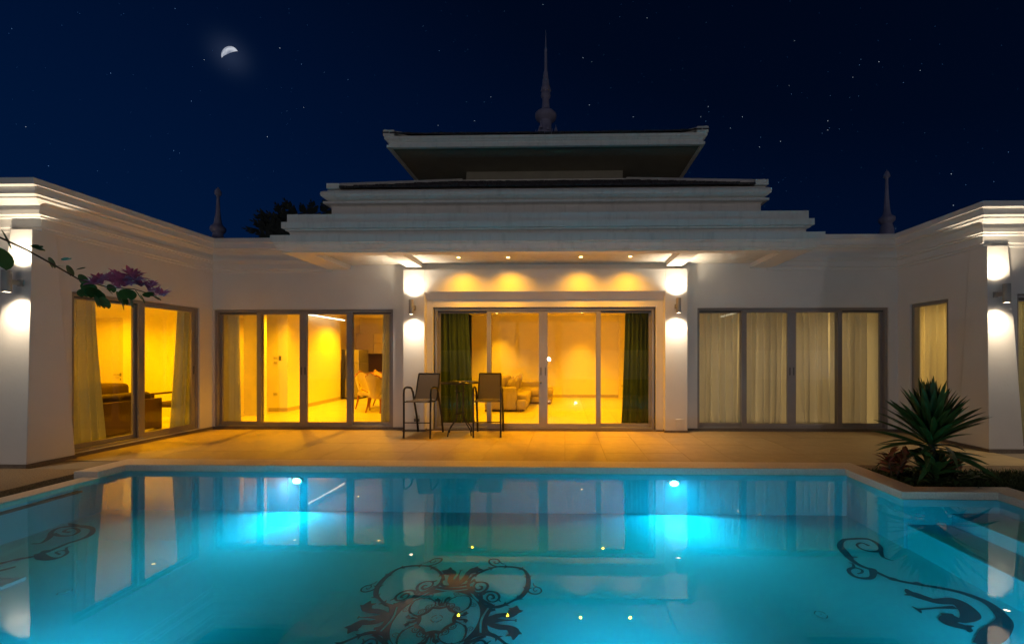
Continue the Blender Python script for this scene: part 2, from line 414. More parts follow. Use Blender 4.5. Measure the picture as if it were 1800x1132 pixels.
wl.box(-8.15, -3.49, 15.2, 15.3, 0, 3.0); wl.box(-8.12, -8.02, 13.37, 15.2, 0, 3.0)
struct('dining_room_wall', wl, 'inner')
c = MB(); c.box(-9.2, -8.12, 9.9, 11.1, 3.0, 3.12); struct('alcove_ceiling', c, 'inner')
c = MB(); c.box(-9.2, -8.02, 9.9, 11.1, -.1, .03); struct('alcove_floor', c, 'itile')
s = MB(); s.prism([(-7.95, 10.365), (-7.43, 10.365), (-7.722, 13.37), (-7.735, 13.37), (-7.445, 10.378), (-7.95, 10.378)], .03, .13)
s.box(-9.09, -7.96, 10.985, 10.998, .03, .13); struct('dining_room_skirting', s, 'skirting')
fl = room('bedroom', 2.62, 6.48, 8.23, 12.4)
for p in (fl,): lay((2.62, .643, 6), (8.23, .695, 6), .03, .012, p, 'itile', lambda x, y: True)
f = room('side_room', 6.90, 11.9, 6.62, 10.5, walls='RB')
c = MB(); c.box(6.88, 6.98, 8.25, 10.6, 0, 3); struct('side_room_partition', c, 'inner')
# lounge in the left wing
f = MB(); f.prism([(-12.6, 5.58), (-7.55, 5.58), (-7.55, 8.24), (-8.14, 8.24), (-8.14, 9.5), (-12.6, 9.5)], -.3, .03); struct('lounge_floor', f, 'itile')
c = MB(); c.prism([(-12.6, 5.58), (-7.55, 5.58), (-7.55, 8.24), (-8.14, 8.24), (-8.14, 9.6), (-12.6, 9.6)], 3.0, 3.12); struct('lounge_ceiling', c, 'inner')
wl = MB(); wl.box(-12.7, -12.6, 5.58, 9.6, 0, 3); wl.box(-12.6, -8.24, 9.5, 9.6, 0, 3); wl.box(-8.24, -8.135, 8.34, 9.6, 0, 2.999); wl.box(-8.24, -7.55, 8.24, 8.34, 0, 3)
wl.box(-10.9, -10.5, 9.46, 9.5, 0, 2.998); struct('lounge_wall', wl, 'inner')

# ============================================================ VILLA
villa = thing('villa', 'white single storey villa with tiered roof, spire and two wings around the pool', 'house', (0, 8, 0))
CW = (-2.653, 1.80); LW = (-7.30, -3.542); RW = (2.687, 6.50)
wb = MB()
for a, b_, z0, z1 in wall_rects(-7.55, 6.88, -.1, 3.40, [(LW[0], LW[1], .03, 2.48), (-2.68, 1.83, .03, 2.50), (RW[0], RW[1], .03, 2.49)]):
    wb.box(a, b_, YB, YB+.2, z0, z1)
wb.build('back_wall', 'plaster', villa)
wl = MB()
for a, b_, z0, z1 in wall_rects(5.36, YB, -.1, 3.40, [(5.685, 7.725, .06, 2.475)]): wl.box(XL-.15, XL, a, b_, z0, z1)
for a, b_, z0, z1 in wall_rects(-12.8, XL-.15, -.1, 3.40, []): wl.box(a, b_, 5.36, 5.56, z0, z1)
wl.box(-12.9, -12.7, 5.36, 9.8, -.1, 3.4); wl.box(-12.7, -7.56, 9.62, 9.8, -.1, 3.4)
wl.build('left_wing_wall', 'plaster', villa)
wl = MB()
for a, b_, z0, z1 in wall_rects(6.42, YB, -.1, 3.40, [(6.983, 7.742, .06, 2.512)]): wl.box(XR, XR+.2, a, b_, z0, z1)
for a, b_, z0, z1 in wall_rects(XR+.2, 12.2, -.1, 3.40, [(7.22, 9.6, .06, 2.50)]): wl.box(a, b_, 6.42, 6.62, z0, z1)
wl.box(12.2, 12.4, 6.42, 12.6, -.1, 3.4); wl.build('right_wing_wall', 'plaster', villa)
bk = MB(); bk.box(-8.4, 12.4, 15.5, 15.7, -.1, 3.5); bk.box(-8.42, -8.25, 9.8, 15.5, -.1, 3.5); bk.build('rear_wall', 'plaster', villa)
# corner piers with battered faces
p = MB(); p.frustum((-7.86, -7.245, 5.13, 5.66), .05, (-7.61, -7.30, 5.23, 5.48), 3.25); p.build('corner_pier', 'plaster', villa, bevel=.006)
p = MB()
p.add([(6.655,6.30,.05),(7.19,6.30,.05),(7.19,6.80,.05),(6.655,6.80,.05),(6.655,6.33,3.25),(6.98,6.33,3.25),(6.98,6.60,3.25),(6.655,6.60,3.25)],
      [(0,3,2,1),(4,5,6,7),(0,1,5,4),(1,2,6,5),(2,3,7,6),(3,0,4,7)])
p.build('corner_pier', 'plaster', villa, bevel=.006)
# granite plinth strips
pl = MB(); pl.box(-7.548, -3.245, YB-.012, YB-.001, -.02, .05); pl.box(2.425, 6.676, YB-.012, YB-.001, -.02, .05)
pl.box(XL+.001, XL+.014, 5.68, YB-.014, -.02, .05); pl.box(XR-.014, XR-.001, 6.82, YB-.014, -.02, .05)
pl.box(-7.87, -7.235, 5.12, 5.67, -.02, .049); pl.box(6.645, 7.20, 6.29, 6.81, -.02, .049)
pl.box(-12.8, -7.88, 5.345, 5.359, -.02, .05); pl.box(7.205, 12.2, 6.405, 6.419, -.02, .05)
pl.box(-3.25, -2.80, 7.79, 8.0, -.02, .045); pl.box(1.97, 2.43, 7.79, 8.0, -.02, .045); pl.box(-2.795, 1.965, 7.915, 8.0, -.02, .03)
pl.build('plinth', 'granite', villa)
# porch surround
po = MB(); po.box(-3.24, -2.81, 7.80, YB-.001, .045, 3.24); po.box(1.98, 2.42, 7.80, YB-.001, .045, 3.24)
po.extr_x([(7.80, 2.80), (7.80, 3.239), (YB-.001, 3.239), (YB-.001, 2.655), (7.925, 2.655)], -2.81, 1.98)
po.box(-2.81, -2.68, 7.925, YB-.001, .03, 2.655); po.box(1.83, 1.98, 7.925, YB-.001, .03, 2.655); po.box(-2.68, 1.83, 7.925, YB-.001, 2.50, 2.655)
po.build('porch_surround', 'plaster', villa, bevel=.005)
# cornices
CP = [(-.02, 3.24), (.03, 3.25), (.03, 3.29), (.06, 3.30), (.06, 3.41), (.10, 3.42), (.10, 3.445), (.14, 3.45), (.14, 3.51), (.10, 3.52), (.13, 3.58), (.20, 3.625), (.24, 3.63), (.24, 3.655), (.29, 3.67), (.29, 3.765), (.34, 3.775), (.34, 3.86), (-.02, 3.86)]
cn = MB(); cn.sweep(CP, [(-12.9, 5.36), (XL, 5.36), (XL, YB), (-4.80, YB)]); cn.build('left_cornice', 'clean', villa)
cn = MB(); cn.sweep(CP, [(4.08, YB), (XR, YB), (XR, 6.42), (12.4, 6.42)]); cn.build('right_cornice', 'clean', villa)
# low hip roofs of the wings
def hip(x0, x1, y0, y1, z0, z1, ins):
    r = MB(); r.frustum((x0, x1, y0, y1), z0, (x0+ins, x1-ins, y0+ins, y1-ins), z1); return r
hip(-12.9, XL-.02, 5.4, 15.6, 3.4, 4.1, 2.4).build('wing_roof', 'shingle', villa)
hip(XR+.02, 12.4, 6.5, 15.6, 3.4, 4.1, 2.4).build('wing_roof', 'shingle', villa)
for q0, q1 in ((XL-.01, -4.30), (3.53, XR+.01)): r = MB(); r.box(q0, q1, YB+.05, 15.6, 3.402, 3.62); r.build('flat_roof', 'granite', villa)
# canopy over the porch
cx0, cx1, cyf = -4.87, 4.16, 6.66
cp = MB()
cp.box(cx0+.002, cx1-.002, cyf+.002, YB-.002, 3.385, 3.54)
cnp = cp.build('canopy', 'trim', villa)
sf = MB()
sf.box(cx0+.003, cx1-.003, cyf+.003, 6.86, 3.29, 3.384)            # front strip
sf.box(cx0+.003, -4.42, 6.86, YB-.003, 3.29, 3.384); sf.box(3.74, cx1-.003, 6.86, YB-.003, 3.29, 3.384)
sf.box(-3.17, -2.86, 6.86, 7.80, 3.29, 3.384); sf.box(2.00, 2.32, 6.86, 7.80, 3.29, 3.384)
sf.build('soffit_frame', 'soffit', cnp, bevel=.004)
A = [(-.02, 3.289), (.0, 3.289), (.0, 3.31), (.035, 3.325), (.035, 3.34), (.06, 3.37), (.09, 3.40), (.09, 3.43), (.12, 3.435), (.12, 3.555), (-.02, 3.555)]
path = [(cx0, YB+.3), (cx0, cyf), (cx1, cyf), (cx1, YB+.3)]
# walking order puts the outside on the right-hand side
cm = MB(); cm.sweep(A, [(cx0, YB-.01), (cx0, cyf), (cx1, cyf), (cx1, YB-.01)][::-1] if False else [(cx0, YB-.01), (cx0, cyf), (cx1, cyf), (cx1, YB-.01)])
cm.build('canopy_moulding', 'trim', cnp)
Bp = [(-.3, 3.54), (.0, 3.54), (.0, 3.615), (.0, 3.62), (.01, 3.65), (.05, 3.665), (.05, 3.685), (.09, 3.695), (.09, 3.80), (.05, 3.805), (.03, 3.81), (.03, 3.95), (-.3, 3.95)]
bp_ = MB(); bp_.sweep(Bp, [(-4.76, 11), (-4.76, 6.70), (4.06, 6.70), (4.06, 11)]); bp_.build('parapet', 'trim', villa)
t = MB(); t.box(-4.5, 3.8, 6.9, 15, 3.60, 3.90); t.build('terrace_roof', 'granite', villa)
Cp_ = [(-.2, 3.88), (0, 3.88), (0, 4.25), (.02, 4.27), (.10, 4.285), (.10, 4.325), (.04, 4.34), (.02, 4.355), (.08, 4.375), (.125, 4.41), (.135, 4.45), (.125, 4.49), (.09, 4.515), (.05, 4.52), (.05, 4.545), (-.2, 4.545)]
at = MB(); at.sweep(Cp_, [(-4.30, 15), (-4.30, 7.15), (3.53, 7.15), (3.53, 15)]); at.box(-4.12, 3.35, 7.33, 14.8, 3.86, 4.53)
at.build('attic', 'trim', villa)
# ---- lower hipped roof
def hip_roof(nm, b, zb, t, zt, courses, upturn=0.0, skirt=.05):
    """roof with shingle courses laid as low steps, white hip caps and square corner blocks"""
    ro = MB(); ro.frustum(b, zb-.01, t, zt-.012); rf = ro.build(nm, 'granite', villa)
    sh = MB()
    for i in range(courses):
        f0, f1 = i/courses, (i+1)/courses
        L = lambda f, k: b[k]+(t[k]-b[k])*f
        z0, z1 = zb+(zt-zb)*f0, zb+(zt-zb)*f1
        n = 46
        for side in range(4):
            for j in range(n):
                u0, u1 = j/n+.0008, (j+1)/n-.0008
                jit = random.uniform(0, .012)
                def pt(u, f, z):
                    x0, x1, y0, y1 = L(f,0), L(f,1), L(f,2), L(f,3)
                    return [(x0+(x1-x0)*u, y0, z), (x1, y0+(y1-y0)*u, z), (x1-(x1-x0)*u, y1, z), (x0, y1-(y1-y0)*u, z)][side]
                e = upturn*((abs(2*(j+.5)/n-1))**6)*(1-f0)
                sh.add([pt(u0, f0-.012, z0+e), pt(u1, f0-.012, z0+e), pt(u0, f0-.012, z0+.028+jit+e), pt(u1, f0-.012, z0+.028+jit+e), pt(u0, f1, z1+.006+e), pt(u1, f1, z1+.006+e)],
                       [(0, 1, 3, 2), (2, 3, 5, 4)])
    tag(sh.build('shingles', 'shingle', rf), kind='stuff')
    for k, (ix, iy) in enumerate(((0, 2), (1, 2), (1, 3), (0, 3))):
        h = MB(); a = Vector((b[ix], b[iy], zb+.03+upturn)); c = Vector((t[ix], t[iy], zt+.03))
        m = a.lerp(c, .12); m.z -= upturn*.55
        h.tube([a, m, a.lerp(c, .5), c], .055, 6); h.build('hip_cap', 'trim', rf)
        q = MB(); s_ = .115; sx = 1 if ix == 0 else -1; sy = 1 if iy == 2 else -1
        x0 = b[ix]-.02*sx; y0 = b[iy]-.03*sy
        q.box(min(x0, x0+2*s_*sx), max(x0, x0+2*s_*sx), min(y0, y0+2*s_*sy), max(y0, y0+2*s_*sy), zb-.012, zb+.085+upturn*.5)
        q.build('corner_block', 'trim', rf, bevel=.008)
    return rf
rf1 = hip_roof('lower_roof', (-4.32, 3.60, 7.08, 15.1), 4.57, (-2.36, 1.41, 8.97, 13.2), 5.50, 7)
cb = MB(); cb.sweep([(-.1, 5.47), (.08, 5.47), (.08, 5.56), (-.1, 5.56)], [(-2.28, 13.1), (-2.28, 9.05), (1.33, 9.05), (1.33, 13.1)]); cb.build('tower_kerb', 'trim', rf1)
tw = MB(); tw.box(-2.28, 1.33, 9.05, 13.1, 5.4, 5.80); tw.build('tower_wall', 'shaded_eaves', villa)
# ---- upper roof
U = (-3.62, 2.80, 7.90, 14.3)
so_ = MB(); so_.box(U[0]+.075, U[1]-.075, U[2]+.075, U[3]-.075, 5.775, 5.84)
sof = so_.build('upper_soffit', 'shaded_eaves', villa)
Up = [(-.07, 5.745), (.0, 5.745), (.0, 5.80), (-.03, 5.815), (-.03, 5.86), (.0, 5.875), (.0, 5.885), (.035, 5.905), (.035, 5.955), (-.07, 5.955)]
uf = MB(); uf.sweep(Up, [(U[0], U[3]), (U[0], U[2]), (U[1], U[2]), (U[1], U[3])]); uf.build('upper_fascia', 'trim', villa)
rf2 = hip_roof('upper_roof', (U[0]-.03, U[1]+.03, U[2]-.03, U[3]+.03), 5.965, (-.95, .15, 10.6, 11.6), 7.15, 9, upturn=.04)
# ---- spire
sp = MB()
zs = lambda y: 1.5+(627-(30+y*.1944))*11.1/690
k = .1944*11.1/690
prof = [(60,1250),(56,1048),(52,1000),(52,958),(56,948),(66,944),(84,926),(90,922),(97,908),(99,895),(96,884),(84,872),(78,868),(66,858),(44,852),(38,847),(37,830),(30,745),(32,738),(42,726),(45,714),(42,700),(34,688),(32,680),(40,672),(44,662),(42,645),(36,630),(33,618)]
sp.lathe([(r*k, zs(y)) for r, y in prof], (-.54, 11.1, 0), 24)
spo = sp.build('spire', 'spire', villa, smooth=True)
sq = MB(); sq.box(-1.0, -.08, 10.64, 11.56, 7.0, 7.42); sq.build('spire_pedestal', 'spire', villa)
s2 = MB(); s2.lathe([(r*k, zs(y)) for r, y in [(26,619),(20,500),(14,496),(13,400),(10,312),(14,305),(15,297),(13,290),(8,284),(6,220),(3.5,170),(1,113)]], (-.54, 11.1, 0), 16); s2.build('needle', 'spire', spo, smooth=True)
for (yy, rr, br) in ((662,.40,30),(605,.36,22),(572,.31,19),(541,.28,17),(513,.24,14)):
    for j in range(6):
        a = j*math.pi/3+(yy % 2)*.5; q = MB()
        R0 = rr*.32*.9*k*100*.9
        R0 = (28 if yy == 662 else br*.95)*k
        q.lathe([(.02*k*20, -br*k*.9), (br*.55*k, -br*k*.5), (br*.62*k, 0), (br*.4*k, br*k*.7), (.004, br*k*1.25)], (-.54+R0*math.cos(a), 11.1+R0*math.sin(a), zs(yy)), 8)
        q.build('petal', 'spire', spo, smooth=True)
for j in range(8):
    a = j*math.pi/4+.4; q = MB(); rr = .31 if j % 2 else .20
    q.lathe([(.045, 0), (.05, .03), (.03, .08), (.012, .13), (.002, .2)], (-.54+rr*math.cos(a), 11.1+rr*math.sin(a), 7.82-.02), 8); q.build('antefix', 'spire', spo, smooth=True)
q = MB(); q.box(-.9, -.18, 10.84, 11.36, 7.42, 7.5); q.build('pedestal_step', 'spire', spo)
# ---- small finials on the wings
k2 = .2778*10.5/690
def finial(x, y, prof, top):
    f = MB(); b0 = [(.36, 3.9), (.34, 4.3), (.20, 4.5), (.16, 4.6)]
    f.lathe(b0+[(r*k2*.84, 1.5+(627-(290+yy*.2778))*10.5/690) for r, yy in prof], (x, y, 0), 18); return f.build('finial', 'spire', villa, smooth=True)
finial(-9.45, 10.5, [(38,452),(34,430),(30,420),(42,412),(49,400),(50,390),(46,378),(34,370),(27,360),(22,340),(15,290),(11,230),(9,185),(12,178),(20,172),(22,160),(21,148),(14,140),(12,134),(5,128),(1,120)], 0)
finial(8.46, 10.5, [(42,420),(36,398),(32,390),(40,382),(50,372),(52,360),(49,350),(30,338),(26,330),(20,300),(13,220),(11,170),(9,110),(12,104),(22,98),(21,88),(15,72),(10,64),(3,58),(1,48)], 1)

# ---------------- sliding doors
def sliding(tf, u0, u1, z0, z1, panes, label, meet, fixed=(), inner_hidden=True):
    """panes = (glass u0, glass u1, depth row); row 0 is the outer track"""
    d = thing_part('sliding_door', villa, label)
    fr = MB(); fr.tf = tf; w_ = .05
    fr.box(u0, u0+w_, 0, .13, z0, z1); fr.box(u1-w_, u1, 0, .13, z0, z1); fr.box(u0+w_, u1-w_, 0, .13, z1-w_, z1); fr.box(u0+w_, u1-w_, 0, .13, z0, z0+.035)
    o = fr.build('sliding_door', 'alu', villa, bevel=.003); 
    if label: o['label'] = label
    tr = MB(); tr.tf = tf; tr.box(u0+w_+.001, u1-w_-.001, .052, .06, z1-w_-.03, z1-w_-.001); tr.build('track', 'track', o)
    for i, (a, b_, row, s0, s1) in enumerate(panes):
        y0 = .012 if row == 0 else .068
        sa = MB(); sa.tf = tf
        zb, zt = z0+.037, z1-w_-.002
        gb, gt = zb+.07, zt-.045
        sa.box(s0, a, y0, y0+.04, zb, zt); sa.box(b_, s1, y0, y0+.04, zb, zt)
        sa.box(a, b_, y0, y0+.04, zb, gb); sa.box(a, b_, y0, y0+.04, gt, zt)
        sa.build('sash', 'alu', o, bevel=.003)
        ga = MB(); ga.tf = tf; ga.box(a-.004, b_+.004, y0+.017, y0+.023, gb-.004, gt+.004)
        ga.build('pane', 'glass', o)
    for u in meet:
        h = MB(); h.tf = tf; h.box(u-.012, u+.012, .004, .0115, z0+1.09, z0+1.25); h.build('handle', 'track', o, bevel=.002)
    return o
def thing_part(*a): return None
bk = lambda yo: (lambda u, v, z: (u, yo+v, z))
sliding(bk(8.045), -7.30, -3.542, .035, 2.475, [(-7.207,-6.429,1,-7.25,-6.344),(-6.344,-5.522,0,-6.429,-5.443),(-5.365,-4.534,0,-5.443,-4.426),(-4.426,-3.66,1,-4.534,-3.592)], 'left glazed sliding door opening on the dining room', (-5.48, -5.405))
ch = sliding(bk(7.955), -2.653, 1.80, .035, 2.487, [(-2.560,-1.59,1,-2.603,-1.507),(-1.507,-.528,0,-1.59,-.442),(-.352,.633,0,-.442,.727),(.727,1.706,1,.633,1.75)], 'middle glazed sliding door opening on the living room', (-.487, -.395))
h = MB(); h.tf = lambda a, b_, c: (-.487+a, 7.966-c, .97+b_); h.lathe([(.016, 0), (.022, .01), (.018, .03), (.001, .035)], (0, 0, 0), 10); h.build('lock', 'track', ch)
sliding(bk(8.045), 2.687, 6.50, .035, 2.49, [(2.762,3.593,1,2.737,3.696),(3.696,4.512,0,3.593,4.598),(4.684,5.518,0,4.598,5.609),(5.609,6.394,1,5.518,6.45)], 'right glazed sliding door closed off by sheer curtains', (4.56, 4.636))
lt = lambda u, v, z: (XL-.03-v, u, z)
sliding(lt, 5.685, 7.725, .065, 2.47, [(5.76,6.602,1,5.735,6.74),(6.739,7.60,0,6.64,7.675)], 'two leaf glazed sliding door of the left wing', (7.64,))
rt = lambda u, v, z: (XR+.03+v, u, z)
f = MB(); f.tf = rt; u0, u1, z0, z1 = 6.985, 7.74, .065, 2.508
f.box(u0, u0+.06, 0, .1, z0, z1); f.box(u1-.06, u1, 0, .1, z0, z1); f.box(u0+.06, u1-.06, 0, .1, z1-.06, z1); f.box(u0+.06, u1-.06, 0, .1, z0, z0+.06)
wf = f.build('window', 'alu', villa, bevel=.003); wf['label'] = 'tall narrow window in the right wing with a pale curtain behind'
f = MB(); f.tf = rt; f.box(u0+.057, u1-.057, .045, .051, z0+.057, z1-.057); f.build('pane', 'glass', wf)
sliding(bk(6.445), 7.22, 9.6, .065, 2.49, [(7.30,8.30,1,7.27,8.40),(8.42,9.50,0,8.32,9.55)], 'glazed sliding door at the front of the right wing', (8.36,))
# ============================================================ LAMPS
def sconce(x, y, z, ywall, label, bx=None):
    """up and down light: cylinder on a short bracket"""
    s = thing('wall_lamp', label, 'wall lamp', (x, ywall, z), 'up and down wall lamps on the white piers')
    b = MB(); h = .145
    b.lathe([(.036, -h+.012), (.043, -h), (.045, -h+.004), (.045, h-.004), (.043, h), (.036, h-.012)], (x, y, z), 24); b.build('lamp_body', 'grey', s, smooth=True)
    for sg in (-1, 1):
        l = MB(); l.lathe([(.0345, -.003), (.0345, .003)], (x, y, z+sg*(h-.007)), 20); l.build('lens', 'lampglow', s)
    b = MB(); b.box(x-.02, x+.02, y+.04, ywall-.015, z-.03, z+.03); b.box(x-.035, x+.035, ywall-.018, ywall, z-.045, z+.045); b.build('bracket', 'grey', s, bevel=.003)
    for sg in (-1, 1): light('SPOT', s, (x, y, z+sg*(h+.004)), K_SCONCE, WARM, .03, (0, .08, sg), 132, 1.0)
    return s
sconce(-3.015, 7.64, 2.475, 7.80, 'up and down wall lamp on the pier left of the middle doors')
sconce(2.20, 7.64, 2.49, 7.80, 'up and down wall lamp on the pier right of the middle doors')
sconce(-7.40, 5.05, 2.50, 5.19, 'up and down wall lamp on the tapered corner pier of the left wing')
sconce(6.76, 6.15, 2.47, 6.315, 'up and down wall lamp on the corner pier of the right wing')
def downlight(x, y, z, label, group, e=K_SOFFIT, sp=138, col=ORANGE, glow='oglow', r=.032, bl=1.0, beam=0):
    d = thing('ceiling_spotlight', label, 'ceiling spotlight', (x, y, z), group)
    b = MB(); b.lathe([(r+.012, -.004), (r+.012, 0), (r, 0), (r, -.004)], (x, y, z), 20, cap=False); b.build('trim_ring', 'plastic', d)
    b = MB(); b.lathe([(r-.001, -.0035), (r-.001, -.001)], (x, y, z), 16); b.build('lens', glow, d)
    light('SPOT', d, (x, y, z-.012), e, col, .025, (0, 0, -1), sp, bl)
    if beam: light('SPOT', d, (x, y, z-.013), e*beam, col, .025, (0, .06, -1), 66, 1.0)
    return d
for x, y, nm in ((-2.02, 7.42, 'leftmost'), (-1.08, 7.43, 'second from left'), (.30, 7.42, 'third from left'), (1.23, 7.41, 'rightmost')):
    downlight(x, y, 3.384, 'orange spotlight in the canopy ceiling, %s of the four' % nm, 'spotlights in the canopy ceiling', beam=2.2)
def spot_grid(xs, ys, e, room, col=ORANGE, z=2.998):
    cols = ['left', 'middle', 'right'] if len(xs) == 3 else ['left', 'right']
    rows = ['nearest the glass', 'halfway back', 'at the back'] if len(ys) == 3 else ['nearest the glass', 'at the back']
    for i, x in enumerate(xs):
        for j, y in enumerate(ys):
            downlight(x, y, z, '%s ceiling spotlight, %s in the row %s' % (room, cols[i], rows[j]), room+' ceiling spotlights', e/len(xs)/len(ys), 132, col, 'oglow', .03, .8)
# living room
downlight(-2.36, 13.55, 2.998, 'living room ceiling spotlight above the corner sofa', 'living room ceiling spotlights', K_LIVING*.22, 80, (1, .42, .0))
downlight(.58, 13.45, 2.998, 'living room ceiling spotlight that shines down the bare back wall', 'living room ceiling spotlights', K_LIVING*.22, 80, (1, .42, .0))
spot_grid((-2.2, .9), (9.3, 11.6), K_LIVING, 'living room')
spot_grid((-6.7, -4.6), (9.6, 12.6), K_DINING, 'dining room')
spot_grid((-11.0, -9.0), (6.7, 8.4), K_LOUNGE, 'lounge', (1, .44, .0))
spot_grid((3.6, 5.6), (9.6, 11.4), K_BED, 'bedroom', (1, .74, .40))
spot_grid((7.9, 10.2), (7.6, 9.4), K_BED*2.6, 'right wing', (1, .62, .16))
def strip(x, y0, y1, z, label, wx):
    d = thing('strip_light', label, 'strip light', (x, (y0+y1)/2, z))
    b = MB(); b.box(x-.018, x+.018, y0, y1, z-.02, z+.01); b.build('tube', 'led', d)
    b = MB(); b.box(x-.03, x+.03, y0-.02, y1+.02, z+.011, z+.05)
    b.box(min(x, wx), max(x, wx), (y0+y1)/2-.03, (y0+y1)/2+.03, z+.02, z+.04); b.build('housing', 'plastic', d)
strip(-7.44, 11.25, 13.1, 2.73, 'thin white strip light high on the dining room wall', -7.72)
strip(4.80, 10.6, 12.2, 2.73, 'thin white strip light glowing behind the right sheer curtains', 4.80)
b = MB(); b.box(4.78, 4.82, 11.38, 11.42, 2.77, 2.99)
# pool lamps
def pool_lamp(x, y, z, n, label, e=K_POOL, aimf=(.34, -.02, 120, .36)):
    n = (n[0], n[1], 0)
    d = thing('pool_light', label, 'pool light', (x, y, z), 'underwater pool lights')
    tfl = lambda a, b_, c: (x+n[0]*c+n[1]*a, y+n[1]*c-n[0]*a, z+b_*.62)
    b = MB(); b.tf = tfl; b.lathe([(.085, 0), (.085, .018), (.07, .026), (.062, .026), (.062, .02)], (0, 0, 0), 28); r = b.build('rim', 'plastic', d, smooth=True)
    b = MB(); b.tf = tfl; b.lathe([(.061, .012), (.055, .024), (.001, .028)], (0, 0, 0), 24); l = b.build('lens', 'poolglow', d, smooth=True)
    light('SPOT', d, (x+n[0]*.05, y+n[1]*.05, z), e*aimf[0], CYAN, .04, (n[0], n[1], aimf[1]), aimf[2], 1.0)
    light('SPOT', d, (x+n[0]*.05, y+n[1]*.05, z), e*aimf[3], CYAN, .04, (n[0], n[1], -.2), 176, .25)
    return d
pool_lamp(-3.53, 5.118, -.135, (0, -1), 'glowing underwater lamp in the back pool wall left of centre')
pool_lamp(1.41, 5.118, -.135, (0, -1), 'glowing underwater lamp in the back pool wall right of centre')
pool_lamp(-3.4, 1.502, -.20, (0, 1), 'added unseen underwater lamp in the near pool wall below the left of the picture', K_POOL*.62, (1.9, -.62, 104, .14))  # the near wall lamps are added out of view to brighten the pool
pool_lamp(.4, 1.502, -.20, (0, 1), 'added unseen underwater lamp in the near pool wall below the middle of the picture', K_POOL*.85, (1.9, -.62, 104, .14))
pool_lamp(3.2, 1.502, -.20, (0, 1), 'added unseen underwater lamp in the near pool wall below the right of the picture', K_POOL*.55, (1.9, -.62, 104, .14))

# ============================================================ POOL DETAILS
def catmull(p, n=7):
    out = []
    for i in range(len(p)-1):
        a = p[max(i-1, 0)]; b = p[i]; c = p[i+1]; d = p[min(i+2, len(p)-1)]
        for k in range(n):
            t = k/n; out.append([.5*((2*b[j])+(-a[j]+c[j])*t+(2*a[j]-5*b[j]+4*c[j]-d[j])*t*t+(-a[j]+3*b[j]-3*c[j]+d[j])*t**3) for j in range(3)])
    out.append(list(p[-1])); return out
zc = [0]
def strokes(mb, data, f=lambda x, y: (x, y), ws=1.4, thorns=()):
    for si, s in enumerate(data):
        p = [(s[i], s[i+1], s[i+2]) for i in range(0, len(s), 3)]
        q = catmull(p); zc[0] += 1; z = ZF+.0025+(zc[0] % 70)*.00006
        L = []; Rr = []
        for i, (x, y, w_) in enumerate(q):
            a = q[max(i-1, 0)]; b_ = q[min(i+1, len(q)-1)]
            dx, dy = b_[0]-a[0], b_[1]-a[1]; l = math.hypot(dx, dy) or 1
            nx, ny = -dy/l*max(w_, .003)/2*ws, dx/l*max(w_, .003)/2*ws
            L.append((*f(x+nx, y+ny), z)); Rr.append((*f(x-nx, y-ny), z))
            if si in thorns and i % 14 == 9:
                for sg in (1, -1):
                    k = sg*1.0; m = .034
                    zz = z+.00003
                    P0 = f(x+nx*k*.6-dx/l*.012, y+ny*k*.6-dy/l*.012); P1 = f(x+nx*k*.6+dx/l*.016, y+ny*k*.6+dy/l*.016)
                    P2 = f(x+nx*k-dx/l*.022-dy/l*sg*.026, y+ny*k-dy/l*.022+dx/l*sg*.026)
                    mb.add([(*P0, zz), (*P1, zz), (*P2, zz)], [(0, 1, 2)])
        n = len(q)
        mb.add(L+Rr, [(i, i+1, n+i+1, n+i) for i in range(n-1)])
def polar_band(mb, c, fi, fo, z, sc_=1, rot=0, n=240):
    vs = []
    for k in range(n):
        a = 2*math.pi*k/n; ri, ro = fi(a), fo(a)
        for r in (ri, ro): vs.append((c[0]+math.cos(a+rot)*r*sc_, c[1]+math.sin(a+rot)*r*sc_*1.06, z))
    mb.add(vs, [(2*k, 2*k+1, 2*((k+1) % n)+1, 2*((k+1) % n)) for k in range(n)])
def Rl(a): return .350+.064*(1-abs(math.sin(4*(a-R(22.5))))**.8)
def motif(mb, c, s, rot=0, ring=True):
    cr, sr = math.cos(rot), math.sin(rot)
    for mx, my in ((1, 1), (-1, 1), (-1, -1), (1, -1)):
        fy = 1.0
        def f(x, y, mx=mx, my=my):
            x *= mx; y *= my; return (c[0]+(x*cr-y*sr)*s, c[1]+(x*sr+y*cr)*s)
        strokes(mb, LOBE, f, 1.5, (0,))
    for k in range(4):
        a = k*math.pi/2; e = 1.0 if k % 2 == 0 else 1.13
        def f(x, y, a=a, e=e):
            x *= e; x, y = x*math.cos(a)-y*math.sin(a), x*math.sin(a)+y*math.cos(a)
            return (c[0]+(x*cr-y*sr)*s, c[1]+(x*sr+y*cr)*s)
        strokes(mb, FLEUR, f)
    if ring:
        polar_band(mb, c, lambda a: .328+.012*abs(math.sin(a)), lambda a: Rl(a)-.009, ZF+.0016, s, rot)
    polar_band(mb, c, lambda a: Rl(a)+(.009 if ring else -.03), lambda a: Rl(a)+.042, ZF+.0018, s, rot)
